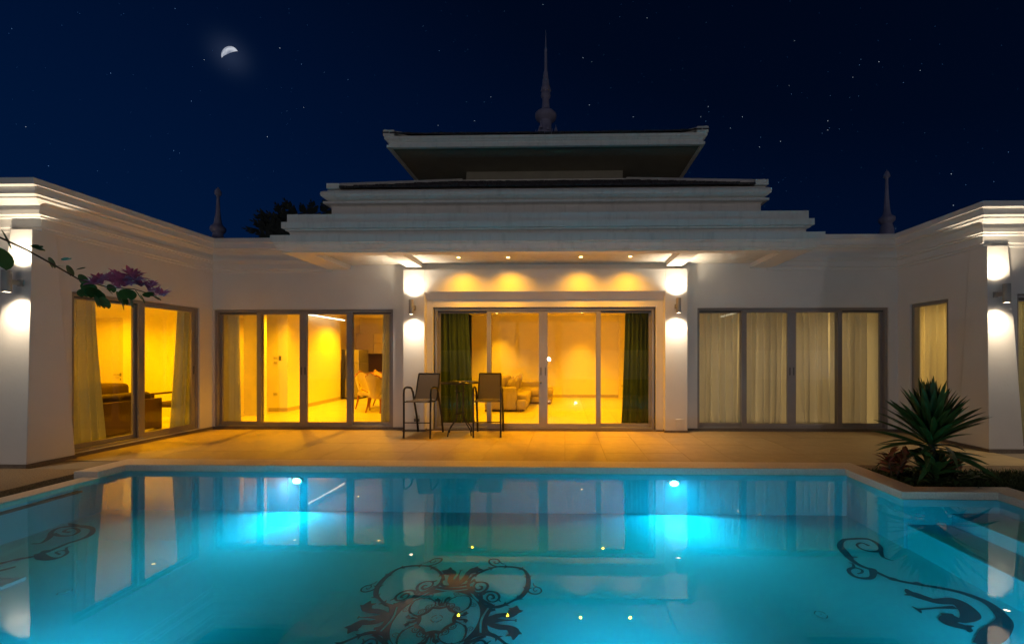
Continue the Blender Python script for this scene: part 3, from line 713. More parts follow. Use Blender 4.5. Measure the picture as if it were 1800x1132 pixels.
LOBE= [[0.11, 0.526, 0.0205, 0.141, 0.597, 0.0177, 0.204, 0.679, 0.0181, 0.268, 0.73, 0.0183, 0.328, 0.766, 0.0134, 0.403, 0.773, 0.0134, 0.488, 0.769, 0.0168, 0.566, 0.747, 0.0167, 0.616, 0.702, 0.0181, 0.649, 0.622, 0.0242, 0.665, 0.537, 0.0283, 0.666, 0.443, 0.0307, 0.651, 0.366, 0.03, 0.618, 0.292, 0.0264, 0.572, 0.25, 0.0159, 0.52, 0.203, 0.0157, 0.469, 0.168, 0.024, 0.414, 0.156, 0.0211, 0.364, 0.16, 0.0183], [0.331, 0.774, 0.0101, 0.279, 0.804, 0.0102, 0.244, 0.852, 0.012, 0.243, 0.902, 0.0104, 0.285, 0.915, 0.0087, 0.332, 0.895, 0.0087, 0.344, 0.846, 0.0069, 0.317, 0.829, 0.0068, 0.292, 0.853, 0.0069, 0.302, 0.87, 0.0052], [0.327, 0.895, 0.0087, 0.377, 0.83, 0.0068, 0.412, 0.823, 0.0034], [0.662, 0.405, 0.0121, 0.689, 0.361, 0.0105, 0.732, 0.337, 0.0104, 0.775, 0.35, 0.0089, 0.792, 0.388, 0.009, 0.77, 0.433, 0.0076, 0.735, 0.438, 0.0061, 0.719, 0.406, 0.0061, 0.736, 0.378, 0.006, 0.754, 0.394, 0.006], [0.774, 0.426, 0.0076, 0.722, 0.464, 0.0062, 0.711, 0.504, 0.0047], [0.129, 0.561, 0.0175, 0.127, 0.472, 0.0186, 0.165, 0.394, 0.0227, 0.215, 0.345, 0.0254, 0.267, 0.346, 0.0164, 0.303, 0.391, 0.0166, 0.311, 0.449, 0.0154, 0.282, 0.495, 0.014, 0.232, 0.508, 0.011, 0.194, 0.487, 0.0109, 0.191, 0.433, 0.0107, 0.228, 0.389, 0.0151, 0.263, 0.403, 0.0152, 0.258, 0.441, 0.0138, 0.23, 0.447, 0.0092], [0.225, 0.508, 0.011, 0.193, 0.507, 0.0141, 0.169, 0.527, 0.0079], [0.269, 0.34, 0.0224, 0.29, 0.273, 0.0175, 0.293, 0.227, 0.0216, 0.331, 0.182, 0.0213, 0.385, 0.161, 0.0212], [0.291, 0.322, 0.0163, 0.317, 0.359, 0.0165, 0.368, 0.367, 0.015, 0.419, 0.337, 0.0149, 0.44, 0.277, 0.0132, 0.415, 0.229, 0.0115, 0.372, 0.228, 0.0101, 0.339, 0.268, 0.0102, 0.344, 0.317, 0.0133, 0.377, 0.317, 0.0148, 0.396, 0.276, 0.0132, 0.373, 0.263, 0.0087], [0.438, 0.288, 0.0132, 0.445, 0.247, 0.0087, 0.467, 0.224, 0.0043]]
FLEUR= [[0.395, 0.003, 0.0402, 0.432, 0.024, 0.0405, 0.462, 0.045, 0.0381, 0.508, 0.056, 0.0341, 0.562, 0.057, 0.0477, 0.59, 0.11, 0.0624, 0.602, 0.176, 0.0057], [0.59, 0.105, 0.0415, 0.632, 0.106, 0.0277, 0.662, 0.114, 0.0028], [0.588, 0.127, 0.0349, 0.54, 0.142, 0.0042], [0.392, -0.017, 0.0333, 0.447, -0.06, 0.0361, 0.51, -0.082, 0.0391, 0.576, -0.09, 0.039, 0.621, -0.136, 0.0575, 0.625, -0.214, 0.005], [0.628, -0.136, 0.0384, 0.654, -0.14, 0.0255, 0.681, -0.153, 0.0025], [0.611, -0.154, 0.0318, 0.56, -0.177, 0.0038], [0.411, -0.009, 0.0401, 0.458, -0.008, 0.0401, 0.518, -0.007, 0.016, 0.578, -0.005, 0.008, 0.618, -0.005, 0.0067], [0.616, 0.012, 0.0067, 0.62, -0.022, 0.0066], [0.434, 0.123, 0.0209, 0.391, 0.096, 0.0166, 0.38, 0.043, 0.0204, 0.394, -0.009, 0.0294, 0.395, -0.066, 0.0197, 0.421, -0.131, 0.0167, 0.481, -0.175, 0.0189]]
RS= [[2.891, 4.024, 0.0536, 2.922, 4.169, 0.0815, 2.976, 4.305, 0.0574, 3.095, 4.43, 0.0394, 3.228, 4.467, 0.0397, 3.384, 4.465, 0.0436, 3.41, 4.374, 0.0427, 3.368, 4.254, 0.0415, 3.282, 4.187, 0.0334, 3.19, 4.185, 0.0297, 3.145, 4.249, 0.0264, 3.17, 4.329, 0.0231, 3.255, 4.371, 0.0272, 3.283, 4.303, 0.0344], [3.332, 4.215, 0.0411, 3.241, 4.066, 0.0288, 3.284, 3.995, 0.0142], [2.844, 4.058, 0.018, 2.98, 4.061, 0.018], [2.888, 4.095, 0.0546, 2.878, 3.922, 0.0522, 2.938, 3.812, 0.044, 3.008, 3.664, 0.0422, 3.167, 3.583, 0.038, 3.34, 3.52, 0.0435, 3.448, 3.445, 0.0608, 3.5, 3.325, 0.0733, 3.454, 3.19, 0.0843, 3.373, 3.084, 0.0951, 3.138, 2.945, 0.1298, 2.935, 2.835, 0.075], [2.967, 3.663, 0.0162, 3.013, 3.664, 0.0649, 3.048, 3.665, 0.0162], [3.144, 3.61, 0.016, 3.18, 3.597, 0.0541, 3.203, 3.57, 0.0158], [2.924, 3.858, 0.0171, 2.954, 3.821, 0.0576, 2.96, 3.797, 0.0168], [2.934, 3.796, 0.0673, 2.836, 3.689, 0.0393, 2.735, 3.673, 0.0359, 2.685, 3.715, 0.0396, 2.71, 3.807, 0.0338, 2.795, 3.856, 0.0274, 2.84, 3.819, 0.0237, 2.806, 3.769, 0.0201, 2.749, 3.747, 0.0166], [2.795, 3.856, 0.0274, 2.836, 3.928, 0.0209, 2.81, 3.947, 0.0105], [2.998, 3.513, 0.0124, 2.988, 3.448, 0.0916, 3.038, 3.387, 0.0899, 3.097, 3.34, 0.0738, 3.201, 3.342, 0.0886, 3.266, 3.32, 0.1173, 3.215, 3.185, 0.1265, 3.074, 3.098, 0.0547, 3.022, 3.128, 0.0967, 2.931, 3.075, 0.0815, 3.02, 3.018, 0.0666, 2.991, 2.97, 0.0131], [2.905, 3.421, 0.0091, 2.992, 3.435, 0.0456], [2.836, 3.265, 0.0116, 2.847, 3.22, 0.0313, 2.832, 3.181, 0.0084], [2.836, 3.225, 0.02, 2.996, 3.246, 0.0201, 3.179, 3.261, 0.0432], [2.983, 3.18, 0.0084, 3.011, 3.159, 0.0558, 3.06, 3.139, 0.0832], [3.03, 3.028, 0.0401, 3.098, 3.039, 0.008]]
LS= [[-5.456, 3.958, 0.0535, -5.226, 3.875, 0.0244, -5.13, 3.884, 0.0245, -5.172, 3.974, 0.025, -5.272, 4.026, 0.0181, -5.31, 3.986, 0.0179, -5.202, 3.938, 0.0177], [-5.24, 4.016, 0.0217, -5.325, 4.089, 0.0147, -5.299, 4.12, 0.0093], [-5.817, 4.163, 0.015, -5.73, 4.177, 0.0263, -5.824, 4.318, 0.0428, -5.975, 4.446, 0.036, -6.023, 4.56, 0.0369, -5.906, 4.6, 0.0455, -5.744, 4.589, 0.0495, -5.577, 4.522, 0.0366, -5.428, 4.369, 0.0471, -5.41, 4.244, 0.042, -5.429, 4.183, 0.0414, -5.411, 4.013, 0.0397, -5.42, 3.899, 0.0386, -5.51, 3.836, 0.0415, -5.54, 3.795, 0.0342, -5.579, 3.762, 0.034], [-6.073, 4.68, 0.0126, -5.936, 4.624, 0.054, -5.806, 4.588, 0.0165], [-5.897, 4.403, 0.0396, -5.745, 4.35, 0.0313, -5.625, 4.365, 0.0275, -5.67, 4.461, 0.0281, -5.809, 4.541, 0.0245, -5.879, 4.53, 0.0244, -5.846, 4.458, 0.0281, -5.744, 4.442, 0.032], [-5.528, 3.835, 0.0138, -5.494, 3.843, 0.0693, -5.47, 3.863, 0.0139], [-5.483, 4.011, 0.0144, -5.423, 3.994, 0.0791, -5.393, 4.013, 0.0361], [-5.456, 3.958, 0.0535, -5.318, 3.867, 0.0488, -5.182, 3.842, 0.0346, -5.13, 3.871, 0.0279]]
MC = (-.996, 3.031)
mm = MB(); motif(mm, MC, 1.0); motif(mm, MC, .365, R(8), ring=False)
o = mm.build('mosaic_medallion', 'mosaic', world=(MC[0], MC[1], ZF)); tag(o, 'round dark scrollwork medallion in the middle of the pool floor', 'mosaic', 'dark scroll mosaics in the pool floor')
mm = MB(); strokes(mm, RS, ws=1.0); o = mm.build('mosaic_scroll', 'mosaic', world=(3.1, 3.8, ZF)); tag(o, 'long dark scroll mosaic on the pool floor beside the steps', 'mosaic', 'dark scroll mosaics in the pool floor')
mm = MB(); strokes(mm, LS, ws=1.15); strokes(mm, [[-5.54,3.78,.034,-5.6,3.70,.03,-5.7,3.55,.03,-5.74,3.35,.05,-5.7,3.1,.08,-5.6,2.9,.1],[-5.33,3.7,.03,-5.4,3.6,.04,-5.5,3.45,.08,-5.6,3.3,.05]])
o = mm.build('mosaic_scroll', 'mosaic', world=(-5.6, 4.2, ZF)); tag(o, 'curled dark scroll mosaic on the pool floor by the left edge', 'mosaic', 'dark scroll mosaics in the pool floor')
for x, y, l in ((-.997, 3.033, 'round floor inlet at the centre of the medallion'), (-4.33, 3.31, 'round floor inlet left of the medallion'), (2.022, 3.143, 'round floor inlet right of the medallion')):
    d = thing('floor_inlet', l, 'pool inlet', (x, y, ZF), 'round inlets in the pool floor')
    b = MB(); b.lathe([(.036, .003), (.036, .008), (.001, .010)], (x, y, ZF), 28); b.build('cover', 'poolfin', d)
    for j in range(4):
        b = MB(); a0 = j*math.pi/2+.25
        vs = [(x+r*math.cos(a0+t*.13), y+r*math.sin(a0+t*.13), ZF+.0065) for t in range(10) for r in (.0395, .046)]
        b.add(vs, [(2*i, 2*i+1, 2*i+3, 2*i+2) for i in range(9)]); b.build('slot', 'black', d)
    b = MB(); b.lathe([(.004, .0095), (.004, .012)], (x, y, ZF), 8); b.build('screw', 'black', d)
gr = thing('floor_grate', 'slatted square grate on the pool floor at the left edge', 'grate', (-5.18, 3.36, ZF))
b = MB(); gx0, gx1, gy0, gy1 = -5.42, -4.93, 3.24, 3.49
b.box(gx0, gx1, gy0, gy0+.02, ZF, ZF+.03); b.box(gx0, gx1, gy1-.02, gy1, ZF, ZF+.03); b.box(gx0, gx0+.02, gy0+.02, gy1-.02, ZF, ZF+.03); b.box(gx1-.02, gx1, gy0+.02, gy1-.02, ZF, ZF+.03)
b.build('frame', 'poolwall', gr)
for i in range(8):
    b = MB(); y = gy0+.035+i*.026; b.box(gx0+.022, gx1-.022, y-.008, y+.006, ZF+.004, ZF+.024); b.build('slat', 'poolwall', gr)
b = MB(); b.box(gx0+.021, gx1-.021, gy0+.021, gy1-.021, ZF, ZF+.002); b.build('sump', 'mosaic', gr)

# ============================================================ BAR TABLE AND CHAIRS
def make_chair(label):
    c = thing('bar_chair', label, 'bar chair', (0, 0, 0), 'tall bar chairs at the glass table')
    W, S = .25, .018
    for sx in (-1, 1):
        # front leg runs up into the arm and down to the rear post
        b = MB(); x = sx*W
        b.tube([(x*.98, -.33, .01), (x*.985, -.325, .45), (x, -.32, .86), (x, -.31, .93), (x, -.27, .965), (x, -.18, .97), (x, -.05, .955), (x, .02, .93), (x, .06, .87)], .021, 8, .8); b.build('front_leg', 'black', c, smooth=True)
        b = MB(); b.tube([(x, .33, .01), (x, .26, .35), (x*.98, .13, .68), (x*.97, .06, .87)], .020, 8); b.build('rear_leg', 'black', c, smooth=True)
        b = MB(); b.tube([(x*.86, -.28, .705), (x*.86, -.05, .685), (x*.86, .08, .70), (x*.85, .14, .80), (x*.84, .22, 1.06), (x*.82, .27, 1.22)], .015, 8); b.build('side_rail', 'black', c, smooth=True)
        for y, z in ((-.33, .012), (.33, .012)):
            b = MB(); b.lathe([(.019, -.011), (.019, .012)], (x*(.98 if y < 0 else 1), y, z), 8); b.build('foot_cap', 'plasticd', c)
    b = MB(); b.tube([(-W, -.325, .30), (W, -.325, .30)], .011, 6); b.build('footrest', 'black', c)
    b = MB(); b.tube([(-W, -.315, .70), (W, -.315, .70)], .013, 6); b.tube([(-W, .12, .69), (W, .12, .69)], .011, 6); b.build('seat_bar', 'black', c)
    b = MB(); b.tube([(-W*.82, .27, 1.22), (W*.82, .27, 1.22)], .012, 6); b.build('top_bar', 'black', c)
    def sling(rows, nm):
        vs = []; fs = []; n = 9; m = len(rows)
        for y, z, sag in rows:
            for k in range(n):
                u = -1+2*k/(n-1); vs.append((u*.205, y, z-sag*(1-u*u)))
        base = len(vs)
        vs += [(x, y+.003, z-.006) for x, y, z in vs]
        for i in range(m-1):
            for k in range(n-1):
                a = i*n+k; fs += [(a, a+1, a+n+1, a+n), (base+a+n, base+a+n+1, base+a+1, base+a)]
        for i in range(m-1):
            a = i*n; fs.append((a, a+n, base+a+n, base+a)); a = i*n+n-1; fs.append((a+n, a, base+a, base+a+n))
        for k in range(n-1):
            fs.append((k+1, k, base+k, base+k+1)); a = (m-1)*n+k; fs.append((a, a+1, base+a+1, base+a))
        b = MB(); b.add(vs, fs); b.build(nm, 'mesh', c, smooth=True)
    sling([(-.335, .695, .0), (-.32, .718, .008), (-.22, .712, .02), (-.08, .70, .026), (.04, .702, .022), (.09, .72, .01)], 'seat')
    sling([(.092, .722, .0), (.125, .79, .0), (.165, .90, .0), (.21, 1.04, -.0), (.245, 1.15, 0), (.272, 1.235, 0)], 'backrest')
    return c
ch1 = make_chair('brown mesh bar chair left of the glass table, in front of the white pier')
ch1.scale = (1.02, .95, .955); ch1.location = (-2.70, 7.47, 0); ch1.rotation_euler = (0, 0, R(-3))
ch2 = dup(ch1, (-1.47, 7.56, 0), R(5), 'brown mesh bar chair right of the glass table, in front of the sofa window')
t = thing('bar_table', 'round glass topped bar table between the two bar chairs', 'bar table', (-2.02, 7.53, 0))
tx, ty = -2.02, 7.53
b = MB(); b.lathe([(.345, .985), (.358, .99), (.362, 1.0), (.358, 1.012), (.345, 1.016), (.338, 1.008), (.338, .99)], (tx, ty, 0), 40, cap=False)
b.add([], []); b.build('rim', 'black', t, smooth=True)
b = MB(); b.lathe([(.337, .998), (.337, 1.006)], (tx, ty, 0), 40); b.build('glass_top', 'tglass', t)
b = MB(); b.lathe([(.028, .985), (.028, .9975)], (tx, ty, 0), 12); b.lathe([(.022, 1.0065), (.02, 1.014)], (tx, ty, 0), 12); b.build('centre_cap', 'plastic', t)
for k in range(4):
    a = R(45+90*k+12); c_, s_ = math.cos(a), math.sin(a)
    pts = [(.30, .985), (.16, .985), (.10, .955), (.085, .90), (.082, .60), (.082, .36), (.10, .30), (.22, .17), (.285, .10), (.305, .0)]
    b = MB(); b.tube([(tx+r*c_, ty+r*s_, z+.008) for r, z in pts], .0115, 8); b.build('leg', 'black', t, smooth=True)
for z in (.84, .41):
    b = MB(); b.tube([(tx+.088*math.cos(q), ty+.088*math.sin(q), z) for q in [i*math.pi/10 for i in range(21)]], .009, 6); b.build('ring', 'black', t, smooth=True)

# ============================================================ ROOM FURNITURE
def soft(name, parent, x0, x1, y0, y1, z0, z1, m, bev=.05, rot=None):
    b = MB(); b.box(x0, x1, y0, y1, z0, z1); o = b.build(name, m, parent, bevel=bev, seg=4, smooth=False)
    for p in o.data.polygons: p.use_smooth = True
    return o
def pillow(name, parent, c, w_, h, t_, rot, m):
    vs = []; fs = []; n = 9
    for side in (1, -1):
        for i in range(n):
            for j in range(n):
                u = -1+2*i/(n-1); v = -1+2*j/(n-1)
                e = ((1-u**4)*(1-v**4))**.6
                pin = 1-.07*(1-abs(u))*(abs(v) > .9)-.07*(1-abs(v))*(abs(u) > .9)
                vs.append((u*w_/2*pin, side*t_/2*e, v*h/2*pin))
    for s_ in range(2):
        o_ = s_*n*n
        for i in range(n-1):
            for j in range(n-1): fs.append((o_+i*n+j, o_+i*n+j+1, o_+(i+1)*n+j+1, o_+(i+1)*n+j))
    rm = Euler(rot).to_matrix(); vs = [tuple(rm @ Vector(v)+Vector(c)) for v in vs]
    b = MB(); b.add(vs, fs); o = b.build(name, m, parent, smooth=True); return o
s = thing('corner_sofa', 'beige corner sofa with chaise against the living room back wall', 'sofa', (-1.3, 11.8, .03))
soft('base', s, -2.15, -1.06, 10.66, 13.25, .09, .26, 'sofa', .03)
soft('chaise_base', s, -1.055, -.40, 12.10, 13.25, .09, .26, 'sofa', .03)
soft('arm', s, -2.15, -1.30, 10.43, 10.655, .09, .68, 'sofa', .05)
soft('arm_front', s, -1.295, -1.04, 10.43, 10.655, .09, .34, 'sofa', .04)
soft('seat_cushion', s, -1.85, -1.02, 10.66, 12.08, .262, .47, 'sofa', .08)
soft('seat_cushion', s, -1.85, -.37, 12.09, 13.05, .262, .50, 'sofa', .09)
soft('backrest', s, -2.15, -1.86, 10.66, 13.25, .262, .72, 'sofa', .07)
soft('backrest', s, -1.855, -.62, 13.06, 13.30, .262, .67, 'sofa', .05)
soft('back_cushion', s, -1.88, -1.62, 10.70, 11.36, .45, .97, 'sofa', .10)
soft('back_cushion', s, -1.88, -1.62, 11.38, 12.04, .45, .95, 'sofa', .10)
b = MB()
for x, y in ((-2.1, 10.48), (-1.2, 10.48), (-.5, 12.16), (-.5, 13.2), (-2.1, 13.2)): b.box(x-.04, x+.04, y-.04, y+.04, .03, .09)
b.box(-2.12, -1.08, 10.47, 13.2, .06, .089); b.box(-1.078, -.45, 12.15, 13.2, .06, .089); b.build('feet', 'wood', s)
for i, (x, y, z, r_) in enumerate(((-1.52, 11.0, .66, 0), (-1.47, 11.6, .66, 1), (-1.44, 12.35, .70, 2))):
    o = pillow('throw_pillow', None, (x, y, z), .46, .46, .16, (R(8), R(-24+4*i), R(72+7*i)), 'sofa')
    tag(o, ['beige throw pillow nearest the glass on the corner sofa', 'middle beige throw pillow on the corner sofa', 'beige throw pillow leaning in the far corner of the corner sofa'][i], 'pillow', 'throw pillows on the corner sofa')
# brown lounge seating seen from behind
s = thing('brown_sofa', 'brown three seat sofa with its back to the left wing window', 'sofa', (-8.5, 7.2, .03))
for i, y in enumerate((6.42, 6.98, 7.54)):
    soft('back_cushion', s, -8.62, -8.36, y-.27, y+.27, .42, .80, 'brown', .09)
    soft('seat_cushion', s, -9.15, -8.63, y-.27, y+.27, .32, .50, 'brown', .07)
soft('base', s, -9.15, -8.36, 6.14, 7.82, .14, .318, 'brown', .03)
b = MB(); b.box(-8.355, -8.30, 6.05, 7.92, .06, .66); b.build('back_panel', 'wood', s, bevel=.01)
for y in (6.03, 7.84): 
    b = MB(); b.box(-9.15, -8.30, y, y+.08, .50, .56); b.box(-8.40, -8.302, y+.001, y+.079, .03, .499); b.box(-9.12, -9.03, y+.001, y+.079, .03, .499); b.build('arm_rail', 'wood', s, bevel=.008)
o = pillow('throw_pillow', None, (-8.62, 6.75, .86), .58, .30, .16, (R(5), 0, R(85)), 'brown'); tag(o, 'plump brown pillow propped on top of the lounge sofa back', 'pillow')
s2_ = thing('brown_sofa', 'second brown sofa beyond, facing the left wing window', 'sofa', (-10.8, 8.3, .03))
soft('seat_cushion', s2_, -11.6, -10.0, 8.0, 8.75, .20, .50, 'brown', .08); soft('back_cushion', s2_, -11.6, -10.82, 8.55, 8.85, .5, .90, 'brown', .10); soft('back_cushion', s2_, -10.78, -10.0, 8.55, 8.85, .5, .90, 'brown', .10)
soft('arm', s2_, -9.99, -9.78, 8.0, 8.85, .1, .68, 'brown', .07); soft('arm', s2_, -11.82, -11.61, 8.0, 8.85, .1, .68, 'brown', .07)
s3 = thing('armchair', 'dark wooden armchair at the right end of the lounge window', 'armchair', (-8.75, 8.75, .03))
soft('seat_cushion', s3, -9.05, -8.45, 8.45, 9.05, .38, .50, 'brown', .05); soft('back_cushion', s3, -9.05, -8.45, 8.98, 9.12, .5, .88, 'brown', .05)
for x in (-9.12, -8.44):
    for y in (8.42, 9.08):
        b = MB(); b.box(x, x+.06, y, y+.06, .03, .66); b.build('leg', 'wood', s3)
    b = MB(); b.box(x-.005, x+.065, 8.40, 9.16, .661, .70); b.build('arm', 'wood', s3, bevel=.008)
# dining
dt = thing('dining_table', 'cream topped dining table among the cream chairs', 'dining table', (-4.6, 11.3, .03))
b = MB(); b.box(-5.35, -3.95, 10.75, 12.5, .74, .79); b.build('tabletop', 'cream', dt, bevel=.02, seg=3)
for x in (-5.1, -4.15):
    for y in (10.95, 12.3):
        b = MB(); b.lathe([(.03, .03), (.045, .2), (.03, .4), (.055, .6), (.04, .739)], (x, y, 0), 10); b.build('leg', 'redwood', dt, smooth=True)
def dining_chair(label):
    c = thing('dining_chair', label, 'dining chair', (0, 0, 0), 'cream dining chairs with carved wooden crests')
    soft('seat', c, -.25, .25, -.26, .24, .38, .50, 'cream', .05)
    vs = []; fs = []; n = 11; rows = 7     # wing back, curved round the sitter, leaning back
    for s_ in (0, 1):
        for i in range(rows):
            t_ = i/(rows-1)
            for k in range(n):
                u = -1+2*k/(n-1); top = 1.0+.05*math.cos(u*math.pi)-.02
                z = .36+(top-.36)*t_
                w_ = .27-.03*t_+.02*math.sin(t_*math.pi)
                y = .20+.16*t_-(.10+.13*(1-t_)**1.3)*abs(u)**2.2+(.05 if s_ else 0)
                vs.append((u*w_, y, z))
    for s_ in (0, 1):
        for i in range(rows-1):
            for k in range(n-1):
                a = s_*rows*n+i*n+k; fs.append((a, a+1, a+n+1, a+n))
    B = rows*n
    for i in range(rows-1): fs += [(i*n, (i+1)*n, B+(i+1)*n, B+i*n), (i*n+n-1, (i+1)*n+n-1, B+(i+1)*n+n-1, B+i*n+n-1)]
    for k in range(n-1): fs += [(k, k+1, B+k+1, B+k), ((rows-1)*n+k, (rows-1)*n+k+1, B+(rows-1)*n+k+1, B+(rows-1)*n+k)]
    b = MB(); b.add(vs, fs); b.build('backrest', 'cream', c, smooth=True)
    cr = []
    for k in range(17):
        u = -1+2*k/16; cr.append((u*.25, .385-.10*abs(u)**2.2, 1.0+.055*math.cos(u*math.pi)-.015+.02*math.cos(u*9)))
    b = MB(); b.tube(cr, [.014+.013*abs(math.cos(k*.9)) for k in range(17)], 8); b.build('crest', 'redwood', c, smooth=True)
    for sx in (-1, 1):
        b = MB(); b.tube([(sx*.245, -.20, .50), (sx*.262, -.05, .54), (sx*.268, .06, .60), (sx*.262, .12, .72)], .012, 6); b.build('arm_trim', 'redwood', c, smooth=True)
        b = MB(); b.tube([(sx*.22, -.22, .38), (sx*.235, -.245, .30), (sx*.225, -.23, .15), (sx*.235, -.25, .0)], [.032, .03, .019, .022], 8); b.build('leg', 'redwood', c, smooth=True)
        b = MB(); b.tube([(sx*.21, .21, .38), (sx*.215, .24, .2), (sx*.225, .31, .0)], [.03, .024, .018], 8); b.build('leg', 'redwood', c, smooth=True)
    return c
d1 = dining_chair('cream dining chair with carved crest, leftmost at the dining table'); d1.location = (-5.50, 10.98, .03); d1.rotation_euler = (0, 0, R(68))
dup(d1, (-5.42, 11.85, .03), R(82), 'cream dining chair with carved crest, behind the leftmost one')
dup(d1, (-4.92, 10.42, .03), R(165), 'cream dining chair with carved crest, nearest the glass with its back turned')
v = MB(); v.lathe([(.03, 0), (.05, .03), (.05, .08), (.02, .14), (.016, .2), (.022, .22)], (-5.0, 11.3, .79), 12); o = v.build('vase', 'tglass', world=(-5.0, 11.3, .79), smooth=True); tag(o, 'small glass vase standing on the dining table', 'vase')
kt = thing('kitchen', 'kitchen units with dark backsplash at the back of the dining room', 'kitchen', (-6, 15, 0))
b = MB(); b.box(-7.6, -3.6, 14.55, 15.19, .13, .84); b.build('base_unit', 'wood', kt)
b = MB(); b.box(-7.6, -3.6, 14.53, 15.19, .842, .90); b.build('countertop', 'redwood', kt, bevel=.005)
b = MB(); b.box(-7.6, -3.6, 14.60, 15.19, .03, .128); b.build('kickboard', 'cab', kt)
b = MB(); b.box(-8.0, -3.6, 15.16, 15.199, .902, 1.62); b.build('backsplash', 'dark', kt)
for x0, x1, zz in ((-8.0, -7.32, ((1.62, 2.40),)), (-7.315, -6.3, ((1.62, 2.0), (2.005, 2.40))), (-6.295, -5.2, ((1.62, 2.0), (2.005, 2.40))), (-5.195, -3.6, ((1.62, 2.40),))):
    for z0, z1 in zz:
        b = MB(); b.box(x0+.004, x1-.004, 14.85, 15.195, z0+.003, z1-.003); b.build('wall_unit', 'cab', kt, bevel=.003)
fr = thing('fridge', 'tall steel fridge at the end of the dining room wall', 'fridge', (-7.45, 13.75, .03))
b = MB(); b.box(-7.70, -7.62, 13.38, 14.1, .05, 1.75); b.build('body', 'black', fr)
for z0, z1 in ((.08, 1.28), (1.285, 1.74)):
    b = MB(); b.box(-7.618, -7.12, 13.42, 14.1, z0, z1); b.build('door', 'fridge', fr, bevel=.008)
b = MB(); b.box(-7.60, -7.15, 13.5, 14.0, .03, .08); b.build('foot', 'black', fr)
b = MB(); b.tube([(-7.56, 13.39, .75), (-7.56, 13.385, 1.0), (-7.56, 13.39, 1.55)], .012, 6); b.build('handle', 'black', fr)
# inner doors
def inner_door(tf, u0, u1, z1, label, hu):
    d = thing('inner_door', label, 'door', tuple(tf((u0+u1)/2, 0, .03)))
    b = MB(); b.tf = tf; w_ = .075; b.box(u0-w_, u0, 0, .05, .03, z1+w_); b.box(u1, u1+w_, 0, .035, .03, z1+w_); b.box(u0, u1, 0, .035, z1, z1+w_); b.build('door_frame', 'door', d, bevel=.004)
    b = MB(); b.tf = tf; b.box(u0+.004, u1-.004, 0, .014, .036, z1-.004); o = b.build('door_leaf', 'door', d)
    b = MB(); b.tf = tf; b.tube([(hu, .014, 1.06), (hu, .06, 1.06), (hu-.13*(1 if hu > (u0+u1)/2 else -1), .06, 1.06)], .010, 6); b.box(hu-.02, hu+.02, .0145, .02, 1.02, 1.10); b.box(hu-.015, hu+.015, .0145, .018, .92, .96); b.build('handle', 'fridge', o)
inner_door(lambda u, v, z: (u, 9.498-v, z), -11.85, -10.92, 2.38, 'white door in the back wall of the lounge', -10.99)
inner_door(lambda u, v, z: (-8.018+v, u, z), 8.80, 9.72, 2.38, 'white door in the side wall of the dining room', 8.88)
# small fittings
def plate(nm, lab, cat, tf, u0, u1, z0, z1, m='plastic', slots=0):
    d = thing(nm, lab, cat, tuple(tf((u0+u1)/2, 0, (z0+z1)/2)))
    b = MB(); b.tf = tf; b.box(u0, u1, 0, .012, z0, z1); b.build('cover', m, d, bevel=.003)
    for i in range(slots):
        b = MB(); b.tf = tf; w_ = (u1-u0); b.box(u0+w_*(.18+.34*i), u0+w_*(.42+.34*i), .0121, .016, z0+(z1-z0)*.25, z1-(z1-z0)*.25); b.build('insert', 'skirting' if m == 'plastic' else 'plastic', d)
pf_ = lambda yo: (lambda u, v, z: (u, yo-v, z))
plate('power_socket', 'white outdoor socket low on the left porch pier', 'socket', pf_(7.80), -3.02, -2.90, .20, .33, 'plastic', 1)
o = MB(); o.box(-3.015, -2.905, 7.775, 7.787, .205, .262); oo = o.build('socket_lid', 'plasticd', world=(-2.96, 7.78, .23)); tag(oo, 'dark lid flap over the outdoor socket on the left porch pier', 'lid')
plate('access_cover', 'square cover plate low on the right porch pier', 'cover plate', pf_(7.80), 2.19, 2.33, .12, .27, 'plaster')
plate('wall_switch', 'upper switch plate on the dining room column', 'switch', pf_(10.38), -7.82, -7.70, 1.43, 1.50, 'plastic', 2)
plate('wall_switch', 'lower switch plate on the dining room column', 'switch', pf_(10.38), -7.82, -7.70, 1.30, 1.38, 'plastic', 2)
plate('thermostat', 'small dark thermostat on the dining room column', 'thermostat', pf_(10.38), -7.67, -7.61, 1.40, 1.52, 'plasticd')
plate('wall_socket', 'socket low on the dining room column', 'socket', pf_(10.38), -7.83, -7.70, .46, .54, 'plastic', 2)
plate('wall_socket', 'socket low on the living room back wall', 'socket', pf_(14.10), 2.02, 2.14, .42, .50, 'plastic', 2)

